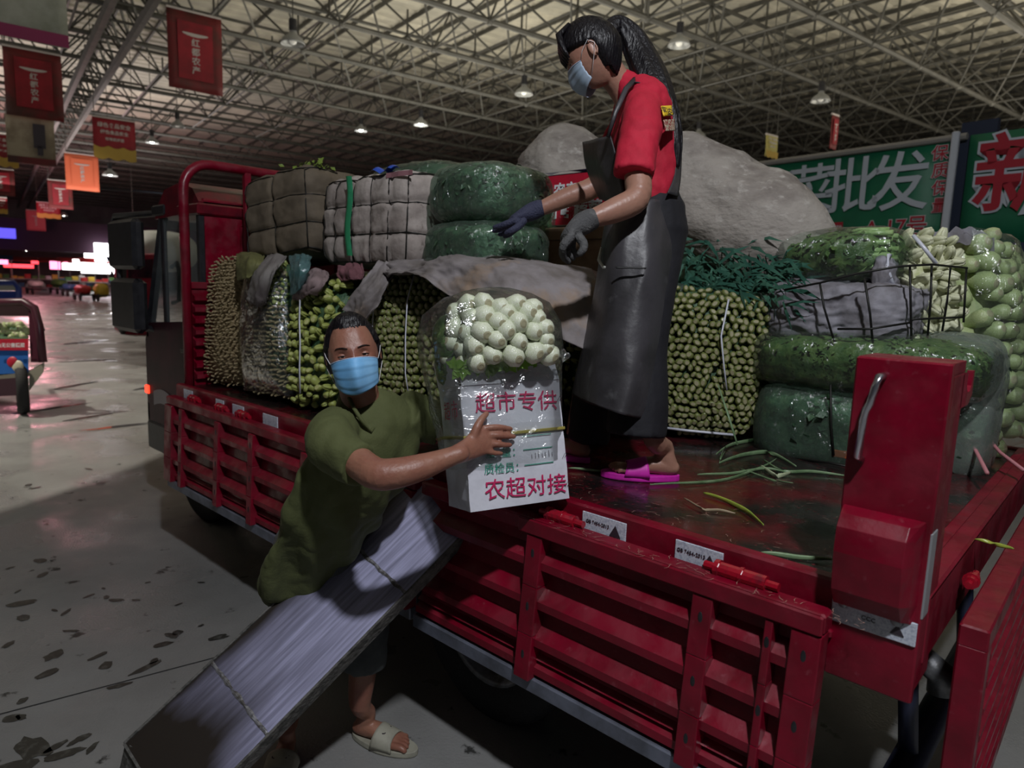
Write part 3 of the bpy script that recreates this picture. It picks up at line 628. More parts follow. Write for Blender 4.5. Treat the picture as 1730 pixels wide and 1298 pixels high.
tie(b5,[f5(.62-.06*math.sin(t*6),t)+n5*.03 for t in (.05,.3,.5,.66)]); tie(b5,[f5(.02+.05*t,t)+n5*.03 for t in (.3,.6,.8)]); tie(b5,[f5(t,.97)+n5*.02 for t in (.05,.3,.6,.8)],.006)
c=[(925,520,'y',.95),(1125,500,'y',1.05),(1125,712,'y',1.0),(935,690,'y',.85)]
b6=thing('vegetable_bundle','shaded leafy bundle behind the woman\'s apron','vegetables',pt(c[3])+Vector((.3,.2,-.02)),'bundles standing on the truck bed')
core(b6,c,.06,.5,LEAFD); veg_face(b6,c,.06,.05,'yhead',.014,tilt=.8,lim=120)
# dark underside fill behind the gaps (second row of bundles further in)
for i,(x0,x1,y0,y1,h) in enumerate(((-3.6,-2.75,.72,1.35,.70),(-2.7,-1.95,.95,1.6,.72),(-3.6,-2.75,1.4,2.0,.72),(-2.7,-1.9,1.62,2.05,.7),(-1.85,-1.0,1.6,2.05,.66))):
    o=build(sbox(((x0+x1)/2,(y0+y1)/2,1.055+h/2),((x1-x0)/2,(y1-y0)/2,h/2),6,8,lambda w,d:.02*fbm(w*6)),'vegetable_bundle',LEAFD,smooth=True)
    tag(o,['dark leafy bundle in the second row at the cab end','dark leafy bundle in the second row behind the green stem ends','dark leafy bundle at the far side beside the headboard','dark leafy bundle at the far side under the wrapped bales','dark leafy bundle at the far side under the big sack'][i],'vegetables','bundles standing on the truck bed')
# ---- bales on top ---------------------------------------------------------
def bale(name,label,cell,c,h,rz,mt,gx,gz,depth=.016,n=7,group='wrapped bales on top of the load',wr=.0035,ry=0):
    M=Matrix.Rotation(rz,3,'Z')@Matrix.Rotation(ry,3,'Y')@Matrix.Rotation(-.03,3,'X')
    def disp(w,d):
        gxs=[-h[0]+2*h[0]*(i)/gx for i in range(1,gx)]; gzs=[-h[2]+2*h[2]*i/gz for i in range(1,gz)]
        q=sum(math.exp(-((w.x-a)/.012)**2) for a in gxs)+sum(math.exp(-((w.z-a)/.012)**2) for a in gzs)
        return -depth*min(q,1.4)+.012*fbm(w*9)+.004*fbm(w*28)
    t=thing(name,label,'bale',Vector(c)-Vector((0,0,h[2])),group)
    build(sbox(c,h,n,34,disp,M),'padding',mt,t,smooth=True)
    k=0
    for i in range(0,gx+1):
        X=(-h[0]+2*h[0]*i/gx)*.97/h[0]; pts=[]
        for a in np.linspace(-1.0,1.3,13):
            d=Vector((X,-1,a)) if a<1 else Vector((X,-1+(a-1)*3,1)); pts.append(surf_pt(c,h,d,n,disp,M,.004))
        mb=MB(); mb.tube(pts,wr,5); build(mb,'wire',WIRE,t,smooth=True)
    for i in range(0,gz+1):
        Z=(-h[2]+2*h[2]*i/gz)*.97/h[2]; pts=[]
        for a in np.linspace(-1.5,1.5,17):
            d=Vector((a,-1,Z)) if abs(a)<=1 else Vector((math.copysign(1,a),-1+(abs(a)-1)*1.5,Z)); pts.append(surf_pt(c,h,d,n,disp,M,.004))
        mb=MB(); mb.tube(pts,wr,5); build(mb,'wire',WIRE,t,smooth=True)
    return t
ba=bale('wrapped_bale','brown quilted bale in a wire cage, nearest the headboard','',(-3.25,.52,2.035),(.31,.26,.235),.10,QUILTB,2,3,ry=-.10)
bb=bale('wrapped_bale','dirty white quilted bale in a wire grid with a green ribbon','',(-2.53,.60,1.985),(.40,.25,.225),-.03,QUILT,5,3)
mb=MB(); mb.grid(lambda u,v:Vector((-2.63+u*.05+.012*math.sin(v*7),.335-.012*math.sin(u*3.1),2.20-v*.38)),3,10); build(mb,'green_ribbon',mat('ribbon_green',(.03,.22,.10),.3,n=(8,(.05,.35,.2),.5,.7)),bb,smooth=True)
mb=MB(); mb.grid(lambda u,v:Vector((-2.46+u*.17,.40-v*.05,2.215+.012*math.sin(u*9)+.01*math.sin(v*4))),6,3); build(mb,'blue_tie',mat('tie_blue',(.02,.09,.55),.4),bb,smooth=True,label='bright blue knotted plastic')
mb=MB(); mb.grid(lambda u,v:Vector((-2.33+u*.19,.352+.004*math.sin(u*9),2.195-v*.022)),6,1); build(mb,'pink_edge',mat('pink_edge',(.30,.14,.16),.7),bb)
def leafy(name,label,c,h,rz=0,n=3.2,film=True,leaf=LEAF,nl=500,group='film-wrapped leafy bundles',size=.035,M=None,fm=None,seed=1,cat='vegetables'):
    M=M if M is not None else Matrix.Rotation(rz,3,'Z'); t=thing(name,label,cat,Vector(c)-Vector((0,0,h[2])),group)
    disp=lambda w,d:.018*fbm(w*11)+.010*fbm(w*30)
    build(sbox(c,h,n,20,disp,M),'leaves',leaf,t,smooth=True)
    if nl:
        def pf(rr):
            d=Vector([rr.gauss(0,1) for _ in range(3)]); m_=max(abs(d.x),abs(d.y),abs(d.z)); d=d/m_
            p=surf_pt(c,h,d,n,disp,M); w=M@Vector((d.x/h[0],d.y/h[1],d.z/h[2])); return p,w.normalized()
        mb=MB(); leaf_scatter(mb,pf,nl,size,seed); build(mb,'leaf_blades',leaf,t,kind='stuff')
    if film: build(sbox(c,Vector(h)*1.03+Vector((.012,.012,.012)),n+.6,16,lambda w,d:.007*fbm(w*14),M),'plastic_film',fm or FILM,t,smooth=True)
    return t
leafy('celery_bundle','upper of two film-wrapped dark green bundles, right of the white quilted bale',(-1.885,.60,2.085),(.205,.22,.12),0,3.4,fm=FILMG,leaf=LEAFD)
leafy('celery_bundle','lower of two film-wrapped dark green bundles, right of the white quilted bale',(-1.885,.58,1.855),(.205,.22,.105),0,3.6,fm=FILMG,leaf=LEAFD,seed=2)
leafy('celery_bundle','film-wrapped bundle peeping over the white quilted bale',(-2.85,1.05,2.20),(.36,.22,.16),0,3.4,fm=FILMG,leaf=LEAFD,seed=3)
leafy('celery_bundle','pale green bundle squeezed behind the pair of film-wrapped bundles',(-2.10,1.12,2.02),(.16,.16,.16),0,3,fm=FILMG,leaf=LEAF,seed=4,nl=200)
# leafy sprig on the brown bale
mb=MB(); 
def pf(rr): 
    t=rr.random(); p=P(500+45*t,300-22*t,y=.42)+Vector((rr.gauss(0,.02),rr.gauss(0,.03),rr.gauss(0,.015))); return p,Vector((rr.gauss(0,1),-1,1)).normalized()
leaf_scatter(mb,pf,120,.032,5); tag(build(mb,'green_sprig',mat('sprig',(.15,.22,.03),.5)),'yellow-green leaf sprigs lying across the top of the brown bale','leaves',kind='stuff')
# red mesh bag and white bulbs
t=thing('onion_bag','crumpled dark red mesh bag under the woman\'s outstretched glove','bag',P(852,425,y=.75))
def disp(w,d): return .016*math.sin(w.x*110+3*fbm(w*6))+.02*fbm(w*12)
build(sbox(P(853,412,y=.75),(.075,.07,.075),2.5,18,disp),'mesh_cloth',mat('red_mesh',(.22,.04,.06),.7,n=(40,(.10,.02,.03),.4,.6),bump=(80,.6)),t,smooth=True)
mb=MB(); mb.tube([P(853,392,y=.74),P(850,380,y=.74),P(843,374,y=.74)],[.03,.012,.02],7); build(mb,'neck',MATS['red_mesh'],t,smooth=True)
rr=random.Random(3)
for i,(px,py) in enumerate(((876,392),(892,384),(872,408),(886,404),(899,398),(880,422),(894,418),(868,426),(905,412))):
    s=.026; M=Matrix.Translation(P(px,py,y=1.0))@basis((rr.uniform(-.4,.4),-1,rr.uniform(.0,.5))).to_4x4()@Matrix.Diagonal((s,s,s*.7,1))@Matrix.Translation((0,0,-1.6))
    o=link('white_bulb',VM['bulb'][i%2],None,M); tag(o,'white bulb '+('leftmost of the top row beside the brown carton','rightmost of the top row against the brown carton','at the left end of the second row below the gloved hand','in the middle of the second row beside the carton','at the right end of the second row touching the carton','left of the pair above the quilt','right of the pair above the quilt','lowest left one next to the dark red mesh bag','lowest right one at the foot of the brown carton')[i],'vegetables','white bulbs beside the brown carton')
# red and white carton, brown carton
def carton(name,label,px0,px1,py0,py1,y,dep,mt,cat='box'):
    a=P(px0,py1,y=y); b=P(px1,py1,y=y); z1=P(px0,py0,y=y).z; t=thing(name,label,cat,(a.x,y,a.z))
    mb=MB(); mb.cbox((a.x,y,a.z),(b.x,y+dep,z1),.006); build(mb,'carton_body',mt,t); return t,a,b,z1
CARD=mat('cardboard',(.34,.23,.14),.8,n=(9,(.24,.15,.09),.45,.65)); REDP=mat('red_print',(.50,.01,.035),.5,n=(20,(.40,.01,.03),.4,.7)); CWH=mat('carton_white',(.52,.52,.54),.6,n=(12,(.40,.39,.38),.5,.7))
t,a,b,z1=carton('brown_carton','plain brown cardboard carton below the red and white carton',900,1035,386,470,1.05,.35,CARD)
mb=MB(); zc=P(925,442,y=1.05).z; xx=P(922,440,y=1.05).x
mb.ball((xx,1.048,zc),(.011,.003,.035),8,5); build(mb,'hand_hole',BLKP,t)
mb=MB(); mb.box((a.x,1.046,(a.z+z1)/2+.06),(b.x,1.0495,(a.z+z1)/2+.066)); build(mb,'flap_seam',mat('seam',(.12,.08,.05),.8),t)
t,a,b,z1=carton('printed_carton','red and white printed carton behind the woman\'s forearm',893,1040,300,384,1.10,.35,CWH)
xr=P(921,340,y=1.1).x
mb=MB(); mb.box((xr,1.096,a.z+.004),(b.x,1.0995,z1-.006)); pnl=build(mb,'red_panel',REDP,t)
text('农产品','lettering',WHITE,pnl,frame_M((xr+.17,1.094,z1-.085),(1,0,0),(0,0,1)),.075,.002)
text('新鲜蔬菜','lettering',WHITE,pnl,frame_M((xr+.19,1.094,a.z+.07),(1,0,0),(0,0,1)),.085,.003)
text('优\n质','lettering',mat('gold_print',(.6,.35,.05),.5),pnl,frame_M((xr+.035,1.094,(a.z+z1)/2+.02),(1,0,0),(0,0,1)),.035)
mb=MB(); mb.grid(lambda u,v:Vector((xr+u*.4,1.08+v*.06,z1+.008+.012*math.sin(u*7)*v)),8,2); build(mb,'blue_film',mat('blue_film',(.2,.22,.5),.2),t,smooth=True)
t=thing('green_bundle','small pale bundle in film left of the printed carton','vegetables',P(882,375,y=1.15)); 
build(sbox(P(884,345,y=1.2),(.07,.1,.13),3,14,lambda w,d:.02*fbm(w*14)),'leaves',LEAFD,t,smooth=True); build(sbox(P(884,345,y=1.2),(.082,.11,.142),3,14,lambda w,d:.012*fbm(w*16)),'plastic_film',FILM,t,smooth=True)
for px,py in ((880,318),(892,312),(873,326)): link('bulb',VM['lbulb'][0],t,Matrix.Translation(P(px,py,y=1.12))@basis((-.5,-1,.2)).to_4x4()@Matrix.Diagonal((.02,.02,.02,1))@Matrix.Translation((0,0,-1)))
# sacks
def sack(label,p0,p1,r,d0,mt,seed,fl=1.0,taper=.35,roll=0):
    a=P(*p0[:2],d=p0[2]); b=P(*p1[:2],d=p1[2]); ax=(b-a); L=ax.length; B=basis(ax,(0,0,1)); mb=MB(); n=40; m_=34; rings=[]
    for i in range(m_+1):
        t=i/m_; q=(1-abs(2*t-1)**2.6)**.5 if 0<t<1 else .0; q=max(q,.04); ring=[]
        for k in range(n):
            th=2*PI*k/n; dd=Vector((math.cos(th),math.sin(th)*fl,0)); base=a+ax*t
            seam=-.018*math.exp(-((math.sin(th*4.0+t*1.2))/.08)**2)-.007*math.exp(-(((t*5)%1-.5)/.05)**2)
            p=base+B@(dd*(r*q)); w=.05*fbm(p*2.2+Vector((seed,0,0)))+.012*fbm(p*9)+.005*fbm(p*24); ring.append(p+(B@dd)*(w*q+seam*q))
        rings.append(ring)
    mb.loft(rings); o=build(mb,'woven_sack',mt,None,smooth=True); tag(o,label,'sack','bulging woven sacks'); return o
sack('huge bulging grey woven sack sloping down behind the woman\'s back',(1068,272,3.55),(1404,458,3.02),.262,0,SACKM,1,1.0)
sack('bulging grey sack standing left of the woman above the printed carton',(905,395,4.15),(985,215,3.95),.30,0,SACKM,4,.9)
mb=MB()
for i,(px,py,r) in enumerate(((1193,238,.035),(1208,237,.03),(1218,247,.045),(1200,252,.05),(1190,262,.04))): pass
# loose dark leaves spilling below the sack
t=thing('leaf_bundle','dark blue-green bundle of long leaves under the big sack','vegetables',P(1230,480,y=1.45))
build(sbox(P(1235,452,y=1.62),(.42,.24,.16),3,16,lambda w,d:.03*fbm(w*8)),'leaves',TEAL,t,smooth=True)
mb=MB(); rr=random.Random(9)
for _ in range(420):
    px=rr.uniform(1150,1345); py=rr.uniform(400,500) if px<1300 else rr.uniform(440,520); yy=1.30+rr.uniform(0,.25)-(py-400)*.0012; p=P(px,py,y=yy); a=rr.uniform(-.9,.25) if rr.random()<.7 else rr.uniform(-2,1); l=rr.uniform(.05,.16); d=Vector((math.cos(a)*.9,rr.uniform(-.3,.1),math.sin(a))).normalized(); s=Vector((0,0,1)).cross(d).cross(d).normalized()*rr.uniform(.004,.010); q=p+d*l*.5+Vector((0,-.012,.012)); e=p+d*l
    mb.add([p-s*.6,p+s*.6,q+s,q-s,e],[(0,1,2,3),(3,2,4)])
build(mb,'leaf_blades',TEAL,t,kind='stuff')
mb=MB(); mb.grid(lambda u,v:(P(1130+u*230,478+14*math.sin(u*2.5)+v*22+u*8,y=1.28+.1*u-.05*v)+Vector((0,0,.01*math.sin(u*20)))),18,3); build(mb,'plastic_film',FILMG,t,smooth=True)
# ---- right hand stack -----------------------------------------------------
CG=mat('grey_wrap',(.27,.265,.30),.7,n=(7,(.14,.13,.14),.4,.62),bump=(9,1.0,6))
t=thing('bok_choy_stack','bok choy bale in a wire basket, white heads showing, grey cloth round its side','vegetables',P(1480,585,y=1.35),'stacked produce at the rear of the bed')
c=[(1510,392,'y',1.55),(1612,392,'y',1.75),(1632,572,'y',1.72),(1535,582,'y',1.45)]
core(t,c,.05,.3,BOK,'stems'); veg_face(t,c,.06,.056,'head',.027,name='head',tilt=.5,jit=.2)
tie(t,[P(1543,398,y=1.44),P(1562,420,y=1.42),P(1582,446,y=1.44)],.008,TIE); tie(t,[P(1503,430,y=1.36),P(1497,452,y=1.34),P(1508,482,y=1.36)],.010,TIE)
# grey cloth lower left of it
cen=P(1430,528,y=1.45)
def disp(w,d): return .020*fbm(w*6)-.020*abs(fbm((w.x*9+w.z*5,w.y*4,w.z*16-w.x*6)))-.010*abs(fbm(w*26))
build(sbox(cen,(.29,.22,.135),4.5,34,disp),'grey_cloth',CG,t,smooth=True)
build(sbox(P(1492,505,y=1.40),(.05,.09,.17),3.5,24,disp),'grey_cloth',CG,t,smooth=True)
wires=[[(1385,480,1.2),(1392,520,1.2),(1410,580,1.2)],[(1460,470,1.2),(1470,530,1.2),(1475,585,1.22)],[(1325,490,1.2),(1385,478,1.2),(1450,462,1.2),(1520,450,1.25),(1576,447,1.36),(1634,453,1.6)],
 [(1537,447,1.3),(1538,500,1.3),(1540,585,1.3)],[(1574,447,1.42),(1572,510,1.42),(1566,580,1.42)],[(1606,450,1.52),(1600,510,1.52),(1592,560,1.52)],[(1633,453,1.62),(1628,545,1.6)],[(1540,540,1.3),(1580,538,1.42),(1628,536,1.6)],[(1415,556,1.2),(1470,556,1.2),(1540,545,1.3)]]
for w in wires: tie(t,[P(a,b,y=y-.03) for a,b,y in w],.0045,WIRE,'wire')
# celery tops in film above
M=Matrix.Rotation(-.05,3,'Y'); 
lf=leafy('celery_bundle','long celery bunch in shiny film lying on top of the grey-wrapped basket',P(1428,440,y=1.62),(.265,.28,.115),0,3,M=M,nl=700,seed=6,group='film-wrapped leafy bundles',size=.03)
mb=MB(); rr=random.Random(4)
for i in range(34):
    v=i/33; a=P(1505+rr.uniform(-8,14),392+v*55+rr.uniform(-4,4),y=1.42+rr.uniform(-.03,.05)-.0*v); b=P(1420+rr.uniform(-18,25),408+v*55+rr.uniform(-8,8),y=1.36+.08*(1-v)); mb.tube([a,(a+b)/2+Vector((0,-.015,.015)),b],[.012,.009,.004],5)
build(mb,'stalks',VG('celery_stalk',(.36,.50,.22),(.20,.34,.10)),lf,smooth=True,kind='stuff')
# lower film wrapped greens
t=leafy('leafy_bale','dense green bale in film under the grey-wrapped basket',P(1470,612,y=1.45),(.42,.30,.115),0,3.4,nl=1500,size=.022,seed=8,group='film-wrapped leafy bundles',fm=FILM,leaf=LEAF)
t2=leafy('leafy_bale','rounded end of greens in cloudy film behind the corner post',P(1610,640,y=1.60),(.16,.2,.17),0,2.6,nl=300,size=.03,seed=9,group='film-wrapped leafy bundles',fm=FILMH,leaf=LEAFD)
t3=leafy('leafy_bale','dark film-wrapped bundle at the bottom of the stack, left of the post',P(1400,715,y=1.40),(.24,.24,.165),0,4,nl=350,size=.04,seed=10,group='film-wrapped leafy bundles',fm=FILMG,leaf=LEAFD)
for w in ([(1403,650,1.14),(1404,720,1.14),(1408,770,1.14)],[(1340,775,1.14),(1400,782,1.12),(1440,790,1.10)]): tie(t3,[P(a,b,y=y) for a,b,y in w],.005,WIRE,'wire')
t4=leafy('leafy_bale','small film-wrapped bundle seen between the post and the bulb bale',P(1625,735,y=1.55),(.10,.16,.16),0,3,nl=150,size=.03,seed=11,group='film-wrapped leafy bundles',fm=FILMH,leaf=LEAFD)
mb=MB(); mb.cbox((0,0,0),(.10,.06,.03),.004); o=build(mb,'orange_label',mat('orange',(.6,.10,.02),.4)); o.location=P(1432,774,y=1.18); tag(o,'orange-red scrap of packaging beside the corner post','scrap')
# tall bulb bale
t=thing('bulb_bale','tall film-wrapped bale of pale green bulbs at the far rear corner','vegetables',P(1660,770,z=1.055),'stacked produce at the rear of the bed')
c=[(1622,388,'y',1.80),(1690,402,'y',2.02),(1716,745,'y',1.98),(1632,768,'y',1.74)]
core(t,c,.05,.35,LGB,'stems'); veg_face(t,c,.075,.078,'lbulb',.0385,name='bulb',tilt=.45,jit=.2)
c2=[(1690,402,'y',2.02),(1722,450,'y',2.10),(1745,700,'y',2.12),(1716,745,'y',1.98)]
veg_face(t,c2,.03,.075,'lbulb',.034,name='bulb',tilt=.4)
ff,nn,_,_=face_fn(c,.10)
mb=MB(); mb.grid(lambda u,v:ff(u,v)+nn*(.055+.012*fbm((u*6,v*9,2))),12,26); build(mb,'plastic_film',FILM,t,smooth=True)
mb=MB(); mb.grid(lambda u,v:P(1560+u*120,402-18*math.sin(u*3.1)+v*26-8*fbm((u*4,v*2,0)),y=1.66+.2*u)+Vector((0,.0,.02*fbm((u*5,v*4,3)))),22,8); build(mb,'grey_hood',CG,t,smooth=True)
tie(t,[P(1668,800,y=1.15)+Vector((0,0,.0)),P(1640,745,y=1.5),P(1628,700,y=1.6)],.007,mat('pink_string',(.50,.20,.22),.5),'string')
tie(t,[P(1730,795,y=1.35),P(1690,765,y=1.5),P(1655,725,y=1.6)],.007,MATS['pink_string'],'string')
for w in ([(1702,650,1.75),(1690,710,1.75),(1680,752,1.75)],[(1645,722,1.66),(1690,730,1.7)],[(1650,655,1.7),(1706,660,1.76)]): tie(t,[P(a,b,y=y) for a,b,y in w],.005,WIRE,'wire')
# ---- cloths ---------------------------------------------------------------
def cloth(name,label,rows,mt,nu=26,nv=14,fold=.018,parent=None,seed=0,th=.006,**kw):
    "rows: list of lists of (px,py,depth-y); smooth patch through them"
    R=[[P(a,b,y=y) for a,b,y in r] for r in rows]
    def samp(r,u):
        k=u*(len(r)-1); i=min(int(k),len(r)-2); f=k-i; p0=r[max(i-1,0)];p1=r[i];p2=r[i+1];p3=r[min(i+2,len(r)-1)]
        return .5*((2*p1)+(p2-p0)*f+(2*p0-5*p1+4*p2-p3)*f*f+(3*p1-p0-3*p2+p3)*f**3)
    mb=MB()
    def fn(u,v):
        col=[samp(r,u) for r in R]; p=samp(col,v); return p+Vector((.3,-1,.5))*fold*(fbm((u*6+seed,v*2.2,seed))+.5*math.sin(u*14+4*fbm((u*2,v*2,seed)))-.9*abs(fbm((u*9+v*3+seed,v*6-u*4,seed+2)))-.35*abs(fbm((u*26,v*13,seed+5))))
    mb.grid(fn,nu*2,nv*2); o=build(mb,name,mt,parent,smooth=True)
    s=o.modifiers.new('s','SOLIDIFY'); s.thickness=th
    if label: tag(o,label,'cloth',kw.get('group'))
    return o
cloth('quilt_cover','grey stained quilt draped over the green stem bundles','',CLOTHG) if False else None
cloth('quilt_cover','long grey stained quilt draped over the stem bundles below the cartons',
 [[(640,452,.60),(700,440,.60),(770,430,.60),(850,432,.62),(920,440,.68),(1000,455,.8)],
  [(645,446,.40),(700,434,.36),(770,428,.36),(850,436,.38),(930,452,.45),(1010,478,.55)],
  [(648,458,.26),(705,448,.22),(770,452,.20),(850,468,.22),(930,490,.30),(1012,515,.42)],
  [(652,466,.20),(700,462,.17),(760,498,.14),(850,530,.16),(935,566,.24),(1012,600,.36)]],CLOTHG,44,22,.020,group='old quilts over the load')
cloth('quilt_cover','grey quilt tail hanging down between the two stem bundles, behind the man',
 [[(640,440,.30),(655,442,.30),(672,452,.30)],[(618,468,.20),(636,476,.16),(652,488,.20)],[(592,500,.17),(612,508,.12),(634,520,.16)],[(578,524,.16),(600,534,.12),(616,545,.15)]],CLOTHG,14,20,.008,seed=3,group='old quilts over the load')
cloth('quilt_cover','pinkish grey cloth lump between the yellow-green bundle and the white bale',
 [[(505,470,.25),(530,455,.25),(556,462,.3)],[(498,490,.16),(524,474,.12),(552,478,.16)],[(496,508,.15),(516,500,.12),(536,496,.14)]],mat('pink_grey_cloth',(.30,.22,.225),.85,n=(8,(.18,.13,.13),.4,.65),bump=(12,.8,5)),14,10,.012,seed=5,group='old quilts over the load')
cloth('quilt_cover','dark pink cloth corner tucked under the white quilted bale',
 [[(570,450,.34),(590,444,.34),(612,446,.34)],[(568,462,.26),(590,456,.22),(614,460,.26)],[(574,474,.24),(592,472,.20),(612,470,.24)]],mat('dusk_pink',(.24,.10,.12),.85,n=(9,(.13,.05,.06),.4,.65)),12,8,.010,seed=6,group='old quilts over the load')
cloth('quilt_cover','grey sleeve-like cloth hanging over the film-wrapped brown bundle',
 [[(452,432,.2),(470,430,.2),(486,434,.2)],[(430,462,.10),(448,462,.06),(462,468,.10)],[(420,490,.09),(436,500,.05),(450,505,.09)],[(418,508,.10),(432,516,.06),(444,515,.10)]],mat('sleeve_grey',(.20,.185,.175),.85,n=(8,(.12,.10,.10),.4,.65)),12,18,.010,seed=7,group='old quilts over the load')
cloth('leaf_wrap','olive green wrap folded over the top of the brown-tipped bundle',
 [[(400,428,.28),(422,424,.28),(446,430,.28)],[(398,446,.14),(420,436,.10),(444,444,.14)],[(400,474,.10),(416,470,.07),(430,462,.10)]],mat('olive_wrap',(.17,.17,.06),.7,n=(9,(.11,.11,.04),.4,.65)),12,12,.006,seed=8)
cloth('plastic_sheet','torn clear plastic sheet hanging between the brown and yellow-green bundles',
 [[(488,432,.2),(510,428,.2),(528,434,.24)],[(488,458,.12),(506,452,.10),(524,450,.14)],[(490,500,.12),(502,492,.10),(512,478,.12)]],film_mat('teal_film',(.5,.8,.8),.4,.25,16,(.2,.36,.38)),10,10,.010,seed=9,th=.001)
cloth('quilt_cover','dusty pink quilt roll at the foot of the brown carton',
 [[(930,458,.9),(960,448,.9),(1000,455,.9),(1020,462,.9)],[(925,468,.6),(960,462,.55),(990,466,.6),(1018,474,.65)],[(930,478,.52),(960,476,.48),(995,482,.52),(1018,490,.6)]],MATS['pink_grey_cloth'],18,10,.014,seed=11,group='old quilts over the load')
# ---- loose leaves on the bed ---------------------------------------------
GLF=mat('onion_leaf',(.20,.30,.16),.35,n=(20,(.10,.18,.08),.4,.7)); GLY=mat('onion_leaf_yellow',(.36,.42,.06),.35,n=(20,(.22,.34,.05),.4,.7)); STRAW=mat('dry_straw',(.34,.27,.17),.6)
def blade(pts,w,mt,label,z=1.053,lift=.006):
    n=len(pts)*4; q=[P(a,b,z=z) for a,b in pts]; ps=[]
    for k in range(n+1):
        t=k/n*(len(q)-1); i=min(int(t),len(q)-2); f=t-i; p0=q[max(i-1,0)];p1=q[i];p2=q[i+1];p3=q[min(i+2,len(q)-1)]
        ps.append(.5*((2*p1)+(p2-p0)*f+(2*p0-5*p1+4*p2-p3)*f*f+(3*p1-p0-3*p2+p3)*f**3)+Vector((0,0,lift+.0015*math.sin(k*.7))))
    mb=MB(); mb.tube(ps,[w*(.25+.75*math.sin(PI*(.06+.9*k/n))) for k in range(n+1)],6,sq=.35,up=(1,0,0)); o=build(mb,'fallen_leaf',mt,None,smooth=True)
    tag(o,label,'leaf','fallen leaves on the truck bed'); return o
blade([(1098,822),(1180,818),(1240,810),(1290,790),(1312,778)],.006,GLF,'long curved leaf running right from the near slipper')
blade([(1178,805),(1230,803),(1290,795),(1330,800)],.006,GLF,'leaf lying above the long curved leaf, right of the slipper')
blade([(1188,836),(1230,850),(1262,868),(1290,890)],.008,GLY,'yellow-green leaf lying alone on the bare wet bed')
blade([(1155,845),(1185,862),(1215,866),(1242,870)],.005,STRAW,'dry straw-coloured scrap left of the yellow-green leaf')
blade([(960,794),(1000,797),(1022,800)],.005,GLF,'leaf stub between the carton and the near slipper')
blade([(1215,785),(1260,770),(1300,768),(1345,790)],.010,GLF,'broad leaf in the pile before the stem bundle')
blade([(1210,770),(1240,752),(1290,745),(1300,755)],.009,GLF,'curled leaf against the foot of the stem bundle')
blade([(1290,780),(1320,798),(1370,800),(1430,806)],.007,GLF,'straight leaf leading from the pile to the corner post')
blade([(1285,790),(1310,806),(1336,802)],.010,mat('pale_stem',(.42,.48,.30),.4),'pale thick stem in the middle of the leaf pile')
blade([(1225,765),(1216,780),(1222,762)],.006,GLF,'small hooked leaf left of the leaf pile')
blade([(1250,795),(1300,812),(1340,820)],.004,GLF,'thin leaf below the pile')
blade([(1285,938),(1340,944),(1405,950)],.007,GLF,'flat leaf along the edge left of the corner post')
blade([(1405,972),(1412,958),(1422,952)],.008,MATS['pale_stem'],'curled pale stem at the foot of the corner post')
blade([(1645,915),(1680,922),(1712,932)],.006,GLY,'leaf across the rear sill right of the post')
mb=MB(); mb.tube([P(1213,650,y=1.02),P(1230,700,y=.98),P(1246,752,y=.94)],[.003,.006,.004],6,sq=.5); tag(build(mb,'fallen_leaf',GLF,smooth=True),'long leaf leaning upright against the stem bundle','leaf','fallen leaves on the truck bed')
mb=MB(); rr=random.Random(12)
for _ in range(260):
    x=rr.uniform(-1.3,.0); y=rr.uniform(.0,.9)**1.3 if rr.random()<.7 else rr.uniform(-.1,0); z=1.054 if y>0 else 1.006; a=rr.uniform(0,6.3); l=rr.uniform(.006,.035); p=Vector((x,y if y>0 else rr.uniform(-.115,-.07),z)); d=Vector((math.cos(a),math.sin(a),0)); q=p+d*l*.5+Vector((-d.y,d.x,0))*l*.15; e=p+d*l; w=Vector((-d.y,d.x,0))*.0006
    mb.add([p-w,p+w,q+w,q-w,e],[(0,1,2,3),(3,2,4)])
tag(build(mb,'straw_bits',mat('straw_bit',(.42,.25,.2),.5)),'tiny straw fibres stuck to the wet red paint','straw',kind='stuff')
